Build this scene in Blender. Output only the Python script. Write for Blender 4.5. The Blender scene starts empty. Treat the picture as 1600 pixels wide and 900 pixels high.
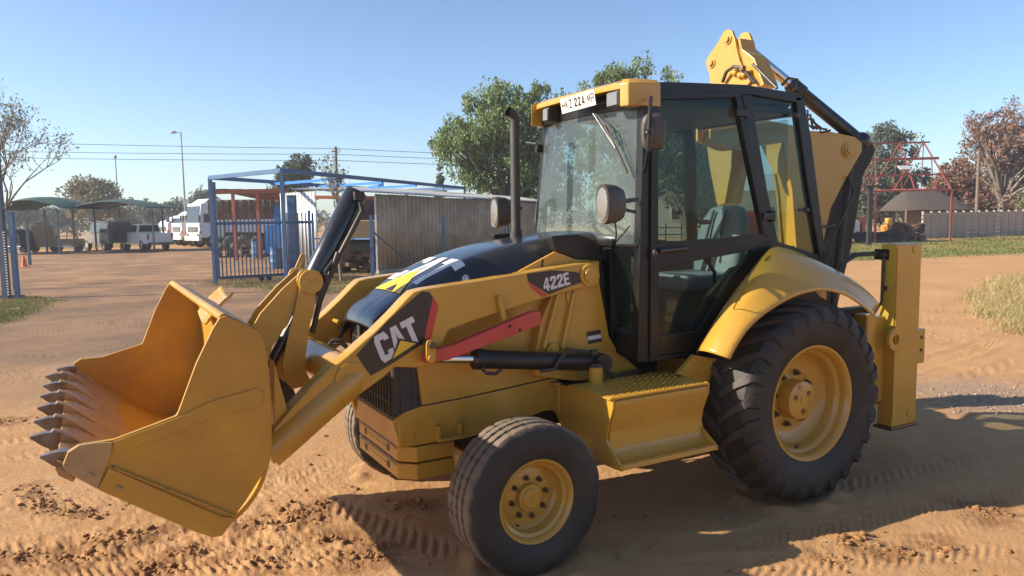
import bpy, bmesh, math, random
import numpy as np
from mathutils import Vector, Matrix
random.seed(7); rng = np.random.default_rng(7)
S = bpy.context.scene
R = math.radians

# ---------------------------------------------------------------- camera, sky, sun, exposure
CAM = Vector((4.2315, 4.5042, 1.985)); YAW, PITCH, ROLL, F = .5147, .095, -.0154, 1174.0
cf = Vector((-math.sin(YAW)*math.cos(PITCH), -math.cos(YAW)*math.cos(PITCH), -math.sin(PITCH)))
r0 = cf.cross(Vector((0, 0, 1))).normalized(); u0 = r0.cross(cf)
cr = math.cos(ROLL)*r0 + math.sin(ROLL)*u0
cu = -math.sin(ROLL)*r0 + math.cos(ROLL)*u0
cd = bpy.data.cameras.new('camera'); cam = bpy.data.objects.new('camera', cd); S.collection.objects.link(cam)
M = Matrix.Identity(4)
for i in range(3):
    M[i][0] = cr[i]; M[i][1] = cu[i]; M[i][2] = -cf[i]; M[i][3] = CAM[i]
cam.matrix_world = M
cd.sensor_width = 36.0; cd.lens = 36.0*F/1600; cd.clip_start = .05; cd.clip_end = 6000
S.camera = cam
S.render.resolution_x, S.render.resolution_y = 1024, 576

SUN_TRAVEL = Vector((-1.62, .68, -1.0)).normalized()
to_sun = -SUN_TRAVEL
elev = math.asin(to_sun.z)
W = bpy.data.worlds.new('World'); S.world = W; W.use_nodes = True
nt = W.node_tree; bg = nt.nodes['Background']; bg.inputs['Strength'].default_value = .112
sky = nt.nodes.new('ShaderNodeTexSky'); sky.sky_type = 'NISHITA'; sky.sun_disc = False
sky.sun_elevation = elev; sky.sun_rotation = math.atan2(to_sun.x, to_sun.y)
sky.altitude = 1400; sky.air_density = 1.0; sky.dust_density = 1.9; sky.ozone_density = 3.5
nt.links.new(sky.outputs[0], bg.inputs[0])
sd = bpy.data.lights.new('sun', 'SUN'); sd.energy = 5.0; sd.angle = R(.53); sd.color = (1, .90, .76)
sun = bpy.data.objects.new('sun', sd); S.collection.objects.link(sun)
sun.rotation_euler = SUN_TRAVEL.to_track_quat('-Z', 'Y').to_euler()
S.view_settings.view_transform = 'Standard'; S.view_settings.look = 'None'
S.view_settings.exposure = 0.86; S.view_settings.gamma = 1.0
S.cycles.max_bounces = 8; S.cycles.transparent_max_bounces = 16

# ---------------------------------------------------------------- helpers
def P(px, py, ax, v):
    """point of the photograph's ray on an axis-aligned plane of the machine"""
    d = cf + (px-800)/F*cr - (py-450)/F*cu
    i = 'xyz'.index(ax); t = (v-CAM[i])/d[i]
    return CAM + t*d
RH = Vector((-math.cos(YAW), math.sin(YAW), 0)); FH = Vector((-math.sin(YAW), -math.cos(YAW), 0))
BROT = math.pi-YAW
def hor(px): return 338.0-.0154*(px-800)
def sd_(px, py, d):
    """(side, depth, height) of a pixel seen at horizontal depth d"""
    v = cf + (px-800)/F*cr - (py-450)/F*cu
    k = d/v.dot(FH); v = v*k
    return v.dot(RH), d, CAM.z+v.z
def wp(s, d, z=0.0):
    q = RH*s + FH*d
    return Vector((CAM.x+q.x, CAM.y+q.y, z))
def gd(px, py):
    v = cf + (px-800)/F*cr - (py-450)/F*cu
    t = -CAM.z/v.z; v = v*t
    return v.dot(RH), v.dot(FH)

def lk(o, parent=None):
    S.collection.objects.link(o)
    if parent is not None: o.parent = parent
    return o
def tag(o, label=None, cat=None, group=None, kind=None):
    if label: o['label'] = label
    if cat: o['category'] = cat
    if group: o['group'] = group
    if kind: o['kind'] = kind
    return o
def empty(name, loc=(0, 0, 0), rz=0.0, parent=None):
    o = bpy.data.objects.new(name, None); o.empty_display_size = .2
    o.location = loc; o.rotation_euler = (0, 0, rz)
    return lk(o, parent)

class MB:
    def __init__(s): s.v = []; s.f = []; s.m = []; s.mi = 0
    def add(s, vs, fs):
        b = len(s.v); s.v += [tuple(q) for q in vs]
        for f in fs: s.f.append(tuple(i+b for i in f)); s.m.append(s.mi)
        return s
    def box(s, c, size, rot=None):
        x, y, z = (q/2 for q in size); vs = []
        for dx in (-x, x):
            for dy in (-y, y):
                for dz in (-z, z):
                    q = Vector((dx, dy, dz))
                    if rot is not None: q = rot @ q
                    vs.append(q+Vector(c))
        return s.add(vs, [(0, 1, 3, 2), (4, 6, 7, 5), (0, 4, 5, 1), (2, 3, 7, 6), (0, 2, 6, 4), (1, 5, 7, 3)])
    def bar(s, p0, p1, w, h, up=(0, 0, 1)):
        p0, p1 = Vector(p0), Vector(p1); a = (p1-p0).normalized(); up = Vector(up)
        if abs(a.dot(up)) > .98: up = Vector((1, 0, 0))
        b = a.cross(up).normalized(); c = b.cross(a)
        vs = [p+b*(i*w/2)+c*(j*h/2) for p in (p0, p1) for i, j in ((-1, -1), (1, -1), (1, 1), (-1, 1))]
        return s.add(vs, [(0, 3, 2, 1), (4, 5, 6, 7), (0, 1, 5, 4), (1, 2, 6, 5), (2, 3, 7, 6), (3, 0, 4, 7)])
    def prism(s, poly, axis, a, b):
        """poly: 2-D points; extruded along axis from a to b (x:(y,z)  y:(x,z)  z:(x,y))"""
        def mk(q, t): return {'x': (t, q[0], q[1]), 'y': (q[0], t, q[1]), 'z': (q[0], q[1], t)}[axis]
        n = len(poly); vs = [mk(q, a) for q in poly]+[mk(q, b) for q in poly]
        fs = [tuple(range(n)), tuple(range(2*n-1, n-1, -1))]+[(i, i+n, (i+1) % n+n, (i+1) % n) for i in range(n)]
        return s.add(vs, fs)
    def tube(s, pts, r, n=10, caps=True):
        pts = [Vector(p) for p in pts]; k = len(pts)
        rs = r if hasattr(r, '__len__') else [r]*k
        ref = None; vs = []; fs = []
        for i, p in enumerate(pts):
            t = (pts[min(i+1, k-1)]-pts[max(i-1, 0)]).normalized()
            if ref is None:
                ref = Vector((0, 0, 1)) if abs(t.z) < .9 else Vector((1, 0, 0))
            b = t.cross(ref).normalized(); c = b.cross(t).normalized(); ref = c
            for j in range(n):
                a = 2*math.pi*j/n; vs.append(p+rs[i]*(math.cos(a)*b+math.sin(a)*c))
        for i in range(k-1):
            for j in range(n):
                fs.append((i*n+j, i*n+(j+1) % n, (i+1)*n+(j+1) % n, (i+1)*n+j))
        if caps: fs += [tuple(range(n-1, -1, -1)), tuple(range((k-1)*n, k*n))]
        return s.add(vs, fs)
    def cyl(s, p0, p1, r, n=24): return s.tube([p0, p1], r, n)
    def lathe(s, prof, c=(0, 0, 0), axis='y', n=48, closed=False):
        """prof: (r, t) pairs, t along axis"""
        vs = []; k = len(prof); fs = []
        for j in range(n):
            a = 2*math.pi*j/n; ca, sa = math.cos(a), math.sin(a)
            for r, t in prof:
                q = {'y': (r*ca, t, r*sa), 'z': (r*ca, r*sa, t), 'x': (t, r*ca, r*sa)}[axis]
                vs.append((q[0]+c[0], q[1]+c[1], q[2]+c[2]))
        for j in range(n):
            j2 = (j+1) % n
            for i in range(k if closed else k-1):
                i2 = (i+1) % k
                fs.append((j*k+i, j*k+i2, j2*k+i2, j2*k+i))
        return s.add(vs, fs)
    def loft(s, secs, closed=False, caps=True):
        n = len(secs[0]); vs = [q for sec in secs for q in sec]; fs = []
        for i in range(len(secs)-1):
            for j in range(n if closed else n-1):
                fs.append((i*n+j, i*n+(j+1) % n, (i+1)*n+(j+1) % n, (i+1)*n+j))
        if closed and caps: fs += [tuple(range(n-1, -1, -1)), tuple(range((len(secs)-1)*n, len(secs)*n))]
        return s.add(vs, fs)
    def ball(s, c, r, n=10, m=7, sc=(1, 1, 1)):
        vs = [(c[0], c[1], c[2]+r*sc[2])]
        for i in range(1, m):
            t = math.pi*i/m
            for j in range(n):
                a = 2*math.pi*j/n
                vs.append((c[0]+r*sc[0]*math.sin(t)*math.cos(a), c[1]+r*sc[1]*math.sin(t)*math.sin(a), c[2]+r*sc[2]*math.cos(t)))
        vs.append((c[0], c[1], c[2]-r*sc[2])); fs = []
        for j in range(n): fs.append((0, 1+j, 1+(j+1) % n))
        for i in range(m-2):
            for j in range(n): fs.append((1+i*n+j, 1+(i+1)*n+j, 1+(i+1)*n+(j+1) % n, 1+i*n+(j+1) % n))
        L = len(vs)-1
        for j in range(n): fs.append((L, 1+(m-2)*n+(j+1) % n, 1+(m-2)*n+j))
        return s.add(vs, fs)
    def mirror_y(s):
        o = MB(); o.v = [(x, -y, z) for x, y, z in s.v]; o.f = [tuple(reversed(f)) for f in s.f]; o.m = list(s.m); return o
    def build(s, name, mat, parent=None, bevel=0.0, seg=2, smooth=38, loc=None, rz=0.0, solid=0.0, fixn=True):
        me = bpy.data.meshes.new(name); me.from_pydata(s.v, [], s.f)
        mats = mat if isinstance(mat, (list, tuple)) else [mat]
        for q in mats: me.materials.append(q)
        if len(mats) > 1: me.polygons.foreach_set('material_index', s.m)
        bm = bmesh.new(); bm.from_mesh(me)
        if fixn: bmesh.ops.recalc_face_normals(bm, faces=bm.faces[:])
        if bevel > 0:
            ed = [e for e in bm.edges if len(e.link_faces) == 2 and e.calc_face_angle(0) > .5]
            bmesh.ops.bevel(bm, geom=ed, offset=bevel, segments=seg, profile=.5, affect='EDGES', clamp_overlap=True)
        bm.to_mesh(me); bm.free()
        if smooth:
            me.shade_smooth(); me.set_sharp_from_angle(angle=R(smooth))
        o = bpy.data.objects.new(name, me)
        if loc is not None: o.location = loc
        o.rotation_euler = (0, 0, rz)
        lk(o, parent)
        if bevel > 0 and smooth:
            m = o.modifiers.new('weighted', 'WEIGHTED_NORMAL'); m.mode = 'FACE_AREA'; m.weight = 100; m.keep_sharp = True
        if solid:
            m = o.modifiers.new('solid', 'SOLIDIFY'); m.thickness = solid; m.offset = -1
        return o

def np_mesh(name, verts, faces, mat, parent=None, smooth=False):
    """big mesh from numpy arrays (faces all the same corner count)"""
    me = bpy.data.meshes.new(name); k = faces.shape[1]
    me.vertices.add(len(verts)); me.vertices.foreach_set('co', verts.astype(np.float32).ravel())
    me.loops.add(faces.size); me.loops.foreach_set('vertex_index', faces.astype(np.int32).ravel())
    me.polygons.add(len(faces)); me.polygons.foreach_set('loop_start', np.arange(0, faces.size, k, dtype=np.int32))
    me.update(calc_edges=True)
    if smooth: me.shade_smooth()
    for q in (mat if isinstance(mat, (list, tuple)) else [mat]): me.materials.append(q)
    o = bpy.data.objects.new(name, me); lk(o, parent); return o

# ---------------------------------------------------------------- materials
def nmat(name, base, rough=.5, metal=0.0, spec=.5, coat=0.0, var=0.0, vscale=6.0, dust=None, dustamt=0.0, dscale=3.0,
         low=0.0, bump=0.0, bscale=40.0, chips=None, chipamt=.0, tint2=None, island=0.0, trans=0.0, rvar=0.0, stretch=None):
    m = bpy.data.materials.new(name); m.use_nodes = True; t = m.node_tree; N = t.nodes; L = t.links
    b = N['Principled BSDF']
    b.inputs['Roughness'].default_value = rough; b.inputs['Metallic'].default_value = metal
    b.inputs['Specular IOR Level'].default_value = spec; b.inputs['Coat Weight'].default_value = coat
    b.inputs['Coat Roughness'].default_value = .12
    tc = N.new('ShaderNodeTexCoord'); vec = tc.outputs['Object']
    if stretch:
        mp = N.new('ShaderNodeMapping'); mp.inputs['Scale'].default_value = stretch; L.new(vec, mp.inputs[0]); vec = mp.outputs[0]
    col = N.new('ShaderNodeRGB'); col.outputs[0].default_value = (*base, 1); cur = col.outputs[0]
    def noise(sc, det=5, rg=.6):
        n = N.new('ShaderNodeTexNoise'); n.inputs['Scale'].default_value = sc; n.inputs['Detail'].default_value = det
        n.inputs['Roughness'].default_value = rg; L.new(vec, n.inputs['Vector']); return n.outputs['Fac']
    def mix(fac, a, bcol):
        x = N.new('ShaderNodeMix'); x.data_type = 'RGBA'
        if hasattr(fac, 'is_output'): L.new(fac, x.inputs[0])
        else: x.inputs[0].default_value = fac
        L.new(a, x.inputs[6])
        if hasattr(bcol, 'is_output'): L.new(bcol, x.inputs[7])
        else: x.inputs[7].default_value = (*bcol, 1)
        return x.outputs[2]
    def ramp(fac, lo, hi, a=0.0, bb=1.0):
        r = N.new('ShaderNodeMapRange'); r.inputs[1].default_value = lo; r.inputs[2].default_value = hi
        r.inputs[3].default_value = a; r.inputs[4].default_value = bb; L.new(fac, r.inputs[0]); return r.outputs[0]
    if tint2 is not None: cur = mix(ramp(noise(vscale), .38, .62), cur, tint2)
    if var:
        h = N.new('ShaderNodeHueSaturation'); L.new(cur, h.inputs['Color'])
        L.new(ramp(noise(vscale*1.7), .3, .7, 1-var, 1+var), h.inputs['Value']); cur = h.outputs[0]
    if island:
        g = N.new('ShaderNodeNewGeometry'); h = N.new('ShaderNodeHueSaturation'); L.new(cur, h.inputs['Color'])
        L.new(ramp(g.outputs['Random Per Island'], 0, 1, 1-island, 1+island), h.inputs['Value'])
        L.new(ramp(g.outputs['Random Per Island'], 0, 1, .5+island*.06, .5-island*.06), h.inputs['Hue']); cur = h.outputs[0]
    if dust is not None: cur = mix(ramp(noise(dscale, 8, .7), .42, .72, dustamt*.25, dustamt), cur, dust)
    if low:                                  # mud thrown up from the ground, thickest low down
        sx = N.new('ShaderNodeSeparateXYZ'); L.new(tc.outputs['Object'], sx.inputs[0])
        q_ = N.new('ShaderNodeMath'); q_.operation = 'MULTIPLY'; L.new(ramp(sx.outputs[2], .95, .35), q_.inputs[0]); L.new(ramp(noise(7, 8, .75), .40, .66, .15, 1.0), q_.inputs[1])
        q2 = N.new('ShaderNodeMath'); q2.operation = 'MULTIPLY'; L.new(q_.outputs[0], q2.inputs[0]); q2.inputs[1].default_value = low; cur = mix(q2.outputs[0], cur, (.33, .185, .075))
    if chips is not None: cur = mix(ramp(noise(24, 8, .75), .70-chipamt, .74-chipamt), cur, chips)
    L.new(cur, b.inputs['Base Color'])
    if rvar: L.new(ramp(noise(dscale*2.3, 6), .3, .7, rough-rvar, rough+rvar), b.inputs['Roughness'])
    if bump:
        bp = N.new('ShaderNodeBump'); bp.inputs['Strength'].default_value = 1.0; bp.inputs['Distance'].default_value = bump
        L.new(noise(bscale, 6), bp.inputs['Height']); L.new(bp.outputs[0], b.inputs['Normal'])
    if trans:
        tr = N.new('ShaderNodeBsdfTranslucent'); L.new(cur, tr.inputs[0]); ms = N.new('ShaderNodeMixShader'); ms.inputs[0].default_value = trans
        L.new(b.outputs[0], ms.inputs[1]); L.new(tr.outputs[0], ms.inputs[2]); L.new(ms.outputs[0], N['Material Output'].inputs[0])
    return m
DUSTC = (.42, .25, .13)
YEL = nmat('yellow_paint', (.53, .275, .024), .30, coat=.3, var=.06, vscale=2.0, dust=(.36, .21, .07), dustamt=.34, dscale=2.2, rvar=.09, bump=.0006, bscale=6, low=.26, chips=(.20, .12, .05), chipamt=.004)
YELB = nmat('worn_yellow_paint', (.56, .285, .020), .40, var=.10, vscale=2.2, tint2=(.44, .215, .022), dust=(.30, .15, .04), dustamt=.4, dscale=4, chips=(.10, .06, .035), chipamt=.045, rvar=.08)
YELS = nmat('yellow_stab_paint', (.52, .33, .015), .42, var=.06, dust=(.42, .28, .12), dustamt=.4, rvar=.06)
WORN = nmat('worn_edge_steel', (.44, .27, .10), .44, metal=.1, tint2=(.30, .18, .07), vscale=9, dust=DUSTC, dustamt=.6, bump=.002, bscale=60)
STEEL = nmat('bare_tooth_steel', (.17, .145, .13), .32, metal=.45, tint2=(.085, .05, .03), vscale=14, dust=DUSTC, dustamt=.35, bump=.001, bscale=80)
CHROME = nmat('chrome_rod', (.75, .75, .75), .10, metal=1.0)
BLK = nmat('black_gloss_paint', (.014, .014, .016), .22, coat=.4, dust=(.2, .14, .09), dustamt=.12, dscale=5, rvar=.06)
BLKM = nmat('black_satin_paint', (.010, .009, .009), .40, spec=.4, dust=(.16, .10, .055), dustamt=.13, dscale=4, rvar=.08)
CABK = nmat('black_cab_paint', (.007, .0065, .0065), .36, spec=.35, dust=(.15, .09, .05), dustamt=.05, dscale=4, rvar=.06)
PLAST = nmat('black_plastic', (.022, .022, .022), .55, dust=(.25, .18, .12), dustamt=.2, bump=.0006, bscale=200)
GREYP = nmat('grey_plastic', (.045, .042, .04), .5, dust=DUSTC, dustamt=.14)
RUB = nmat('tyre_rubber', (.011, .0095, .009), .62, dust=(.085, .05, .028), dustamt=.45, dscale=5, bump=.0015, bscale=60)
RUBF = nmat('dusty_tyre_rubber', (.013, .011, .010), .66, dust=(.11, .068, .04), dustamt=.45, dscale=4, bump=.0012, bscale=70)
def tread_dust(m, r0_, r1_, amt, colr):
    t = m.node_tree; N = t.nodes; L = t.links; b = N['Principled BSDF']; src = b.inputs['Base Color'].links[0].from_socket
    tc = N.new('ShaderNodeTexCoord'); vm = N.new('ShaderNodeVectorMath'); vm.operation = 'MULTIPLY'; vm.inputs[1].default_value = (1, 0, 1); L.new(tc.outputs['Object'], vm.inputs[0])
    ln = N.new('ShaderNodeVectorMath'); ln.operation = 'LENGTH'; L.new(vm.outputs[0], ln.inputs[0])
    no = N.new('ShaderNodeTexNoise'); no.inputs['Scale'].default_value = 9; no.inputs['Detail'].default_value = 6; L.new(tc.outputs['Object'], no.inputs[0])
    ad = N.new('ShaderNodeMath'); ad.operation = 'MULTIPLY_ADD'; ad.inputs[1].default_value = .05; L.new(no.outputs['Fac'], ad.inputs[0]); L.new(ln.outputs['Value'], ad.inputs[2])
    mr = N.new('ShaderNodeMapRange'); mr.inputs[1].default_value = r0_+.025; mr.inputs[2].default_value = r1_+.025; mr.inputs[4].default_value = amt; L.new(ad.outputs[0], mr.inputs[0])
    mx = N.new('ShaderNodeMix'); mx.data_type = 'RGBA'; L.new(mr.outputs[0], mx.inputs[0]); L.new(src, mx.inputs[6]); mx.inputs[7].default_value = (*colr, 1); L.new(mx.outputs[2], b.inputs['Base Color'])
tread_dust(RUBF, .408, .428, .60, (.26, .19, .125)); tread_dust(RUB, .665, .70, .30, (.20, .135, .085))
HOSE = nmat('black_hose', (.018, .017, .017), .5, dust=DUSTC, dustamt=.15)
RED = nmat('red_paint', (.50, .032, .03), .42, var=.06, dust=DUSTC, dustamt=.2)
NUT = nmat('oily_nut_steel', (.09, .06, .035), .45, metal=.5, dust=DUSTC, dustamt=.3)
SEATM = nmat('seat_vinyl', (.23, .25, .25), .55, var=.08)
WHITE = nmat('white_paint', (.78, .77, .74), .4, dust=DUSTC, dustamt=.10)
DECW = nmat('decal_white', (.62, .60, .58), .4)
DECY = nmat('decal_yellow', (.80, .50, .03), .4)
DECK = nmat('decal_black', (.018, .014, .013), .38, dust=(.2, .12, .07), dustamt=.15)
DECR = nmat('decal_red', (.52, .045, .035), .4)
MIRR = nmat('lamp_reflector', (.8, .8, .78), .18, metal=.8)
PLATE = nmat('plate_face', (.72, .70, .62), .45, dust=DUSTC, dustamt=.2)
LENS = nmat('clear_lens', (.30, .28, .25), .16, metal=.6, bump=.003, bscale=45)
def glass(name, tint, dirt=.06, dcol=(.5, .55, .5), ior=1.5, rough=.0):
    m = bpy.data.materials.new(name); m.use_nodes = True; t = m.node_tree; N = t.nodes; L = t.links
    N.remove(N['Principled BSDF']); tr = N.new('ShaderNodeBsdfTransparent'); tr.inputs[0].default_value = (*tint, 1)
    gl = N.new('ShaderNodeBsdfGlossy'); gl.inputs['Roughness'].default_value = rough
    ge = N.new('ShaderNodeNewGeometry'); dp_ = N.new('ShaderNodeVectorMath'); dp_.operation = 'DOT_PRODUCT'
    L.new(ge.outputs['Normal'], dp_.inputs[0]); L.new(ge.outputs['Incoming'], dp_.inputs[1])
    ab = N.new('ShaderNodeMath'); ab.operation = 'ABSOLUTE'; L.new(dp_.outputs['Value'], ab.inputs[0])
    om = N.new('ShaderNodeMath'); om.operation = 'SUBTRACT'; om.inputs[0].default_value = 1.0; L.new(ab.outputs[0], om.inputs[1])
    pw = N.new('ShaderNodeMath'); pw.operation = 'POWER'; pw.inputs[1].default_value = 5.0; L.new(om.outputs[0], pw.inputs[0])
    f0 = ((ior-1)/(ior+1))**2; fr = N.new('ShaderNodeMath'); fr.operation = 'MULTIPLY_ADD'; fr.inputs[1].default_value = 1-f0; fr.inputs[2].default_value = f0; L.new(pw.outputs[0], fr.inputs[0])
    df = N.new('ShaderNodeBsdfDiffuse'); df.inputs[0].default_value = (*dcol, 1)
    m1 = N.new('ShaderNodeMixShader'); m2 = N.new('ShaderNodeMixShader')
    tc = N.new('ShaderNodeTexCoord'); no = N.new('ShaderNodeTexNoise'); no.inputs['Scale'].default_value = 4; no.inputs['Detail'].default_value = 8
    L.new(tc.outputs['Object'], no.inputs[0]); mr = N.new('ShaderNodeMapRange'); mr.inputs[1].default_value = .35; mr.inputs[2].default_value = .75
    mr.inputs[3].default_value = dirt*.8; mr.inputs[4].default_value = dirt*1.3; L.new(no.outputs['Fac'], mr.inputs[0])
    L.new(mr.outputs[0], m1.inputs[0]); L.new(tr.outputs[0], m1.inputs[1]); L.new(df.outputs[0], m1.inputs[2])
    L.new(fr.outputs[0], m2.inputs[0]); L.new(m1.outputs[0], m2.inputs[1]); L.new(gl.outputs[0], m2.inputs[2])
    L.new(m2.outputs[0], N['Material Output'].inputs[0]); return m
GLASS = glass('cab_side_glass', (.70, .78, .77), .005, ior=1.30)
GLASSF = glass('dusty_windscreen_glass', (.72, .82, .80), .13, (.46, .56, .55), ior=1.45)
CARG = nmat('vehicle_window', (.02, .025, .03), .08, spec=.8)
# ================================================================ the backhoe loader (x forward, y its left, z up)
BH = empty('backhoe_loader', (0, 0, 0))
tag(BH, 'yellow and black backhoe loader parked on sand with its front bucket raised', 'backhoe loader')
def PY(pts, y): return [(q.x, q.z) for q in (P(a, b, 'y', y) for a, b in pts)]
def PX(pts, x): return [(q.y, q.z) for q in (P(a, b, 'x', x) for a, b in pts)]
def both(mb, name, mat, parent=BH, **k):
    a = mb.build(name, mat, parent, **k); b = mb.mirror_y().build(name, mat, parent, **k); return a, b

# ---------------------------------------------------------------- wheels
def tyre_front():
    b = MB(); n = 144; Rr = .434
    def prof(j):
        w = .011 if (j % 6) == 0 else (.006 if (j % 6) == 3 else 0)     # notches in the rib edges
        g = Rr-.016
        a = [(.232, -.120), (.262, -.140), (.33, -.149), (.385, -.143), (.408, -.132), (Rr-.006-(.010 if w > .01 else 0), -.118)]
        pr = list(a)
        ribs = [(-.118, -.070), (-.055, -.010), (.010, .055), (.070, .118)]
        for i, (y0, y1) in enumerate(ribs):
            h = Rr-.004*abs(y0+y1)*8
            if i > 0: pr += [(g, y0-.003+w), (h, y0+w)]
            if i < 3: pr += [(h, y1-w), (g, y1+.003-w)]
        pr += [(r, -y) for r, y in reversed(a)]
        pr += [(.232, .120)] if pr[-1] != (.232, .12) else []
        return pr
    secs = []
    for j in range(n):
        a = 2*math.pi*j/n; secs.append([(r*math.cos(a), t, r*math.sin(a)) for r, t in prof(j)])
    secs.append(secs[0]); k = len(secs[0]); vs = [q for s_ in secs[:-1] for q in s_]; fs = []
    for j in range(n):
        j2 = (j+1) % n
        for i in range(k-1): fs.append((j*k+i, j*k+i+1, j2*k+i+1, j2*k+i))
    b.add(vs, fs); return b
def tyre_rear():
    b = MB()
    half = [(.392, .185), (.42, .205), (.48, .226), (.55, .236), (.605, .230), (.64, .212), (.662, .185), (.672, .11), (.676, 0)]
    prof = half+[(r, -t) for r, t in reversed(half[:-1])]
    b.lathe(prof, n=96)
    def surf(u):                         # along the section from centre (0) over the shoulder to the sidewall (1)
        pts = [(.676, 0), (.672, .11), (.662, .185), (.64, .214), (.605, .232), (.56, .238)]
        ks = [0, .36, .62, .76, .89, 1.0]
        for i in range(5):
            if u <= ks[i+1]:
                f = (u-ks[i])/(ks[i+1]-ks[i]); return tuple(pts[i][c]*(1-f)+pts[i+1][c]*f for c in (0, 1))
        return pts[-1]
    N = 25
    for sgn in (1, -1):
        for i in range(N):
            th0 = 2*math.pi*(i+(.5 if sgn < 0 else 0))/N
            secs = []
            for u in (0, .15, .3, .45, .62, .74, .84, .93, 1.0):
                r, t = surf(u); th = th0+.26*min(u, .75)/.75
                h = .020 if u < .8 else .018*(1.05-u)/.25+.003
                hw = (.024+.014*u) if u < .8 else .036
                dr, dt = (1, 0) if u < .5 else ((.75, .66) if u < .8 else (.15, .98))
                ro, to = r+h*dr, t+h*dt
                sec = []
                for rr, tt, w in ((r-.006, t-.004, hw*1.25), (ro, to, hw*.9), (ro, to, -hw*.9), (r-.006, t-.004, -hw*1.25)):
                    a = th+w/rr; sec.append((rr*math.cos(a), sgn*tt, rr*math.sin(a)))
                secs.append(sec)
            b.loft(secs, closed=True)
    return b
def ring_of(b, c, rad, n, r, l, a0=0.0, y=0.0, hexn=6):
    for i in range(n):
        a = a0+2*math.pi*i/n; x, z = c[0]+rad*math.cos(a), c[1]+rad*math.sin(a)
        b.cyl((x, y, z), (x, y+l, z), r, hexn)
def wheel(kind, loc, flip, ang):
    """wheel with axis y, outer side +y"""
    b = MB()
    if kind == 'front_wheel':
        b.lathe([(.0, .028), (.07, .028), (.13, .030), (.150, .022), (.165, .020), (.182, .035), (.188, .060), (.192, .085), (.210, .095), (.216, .118), (.228, .130), (.236, .131), (.240, .124), (.234, .112), (.232, -.12), (.20, -.13), (.18, -.05), (.0, -.05)], n=64)
    else:
        b.lathe([(.0, .0), (.17, .0), (.20, -.008), (.26, .004), (.315, .03), (.325, .045), (.33, .10), (.338, .115), (.358, .128), (.362, .165), (.372, .185), (.386, .196), (.398, .197), (.402, .186), (.394, .172), (.392, -.18), (.36, -.19), (.33, -.05), (.0, -.04)], n=72)
    o = b.build(kind, YEL, BH, smooth=32)
    t = (tyre_front() if kind == 'front_wheel' else tyre_rear()).build('tyre', RUBF if kind == 'front_wheel' else RUB, o, smooth=30)
    h = MB()
    if kind == 'front_wheel':
        h.lathe([(.0, .072), (.050, .072), (.056, .068), (.058, .060), (.072, .058), (.078, .050), (.080, .02)], n=40)
        h.bar((-.012, .072, 0), (.012, .072, 0), .006, .006); h.bar((-.012, .072, -.018), (-.012, .072, .018), .006, .006); h.bar((.012, .072, -.018), (.012, .072, .018), .006, .006)
        h.build('hub_cap', YEL, o, smooth=30)
        nb = MB(); ring_of(nb, (0, 0), .114, 8, .0165, .026, .2, .028); nb.build('wheel_nut', NUT, o, smooth=20) if False else None
        for i in range(8):
            a = .2+2*math.pi*i/8; q = MB(); c = (.112*math.cos(a), .026, .112*math.sin(a))
            q.cyl(c, (c[0], .046, c[2]), .0165, 6); q.cyl((c[0], .046, c[2]), (c[0], .064, c[2]), .009, 8); q.build('wheel_nut', NUT, o, smooth=20)
        v = MB(); v.cyl((.165*.8, .05, -.165*.6), (.165*.8, .075, -.165*.6), .006, 8); v.build('valve_stem', NUT, o)
    else:
        h.lathe([(.0, .105), (.122, .105), (.132, .100), (.135, .09), (.138, .0)], n=48)
        h.lathe([(.0, .112), (.02, .112), (.024, .105)], n=16, c=(0, 0, 0))
        h.build('hub', YEL, o, smooth=30)
        for i in range(3):
            a = .5+2*math.pi*i/3; q = MB(); c = (.075*math.cos(a), .104, .075*math.sin(a)); q.cyl(c, (c[0], .109, c[2]), .018, 12); q.build('hub_plug', NUT, o, smooth=20)
        q = MB(); c = (.02, .104, .10); q.cyl(c, (c[0], .113, c[2]), .016, 12); q.cyl((c[0], .113, c[2]), (c[0], .118, c[2]), .008, 8); q.build('drain_plug', YEL, o, smooth=20)
        for i in range(8):
            a = .35+2*math.pi*i/8; q = MB(); c = (.182*math.cos(a), -.005, .182*math.sin(a))
            q.cyl(c, (c[0], .024, c[2]), .021, 6); q.cyl((c[0], .024, c[2]), (c[0], .046, c[2]), .011, 8); q.build('wheel_nut', NUT, o, smooth=20)
        v = MB(); v.cyl((.08, .10, -.31), (.05, .10, -.31), .012, 10); v.build('valve_stem', NUT, o)
    o.location = loc; o.rotation_euler = (0, ang, math.pi if flip else 0)
    return o
wheel('front_wheel', (2.1556, .955, .420), False, .35); wheel('front_wheel', (2.1556, -.955, .420), True, .9)
wheel('rear_wheel', (0, .96, .690), False, .1); wheel('rear_wheel', (0, -.96, .690), True, .6)

# ---------------------------------------------------------------- bucket
BW = 1.10
SIDE = [(98, 726), (106, 706), (123, 695), (150, 691), (177, 687), (225, 669), (275, 650), (279, 643), (307, 567), (333, 513), (343, 497), (353, 494), (380, 505), (409, 520), (416, 548), (421, 581), (424, 650), (425, 705), (419, 728), (385, 782), (348, 833), (333, 837), (304, 828), (152, 762), (104, 736)]
side2 = PY(SIDE, BW)
bk = MB(); bk.prism(side2, 'y', BW-.022, BW); bk2 = bk.mirror_y()
bucket = bk.build('bucket', YELB, BH, bevel=.004)
bk2.build('side_plate', YELB, bucket, bevel=.004)
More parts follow.
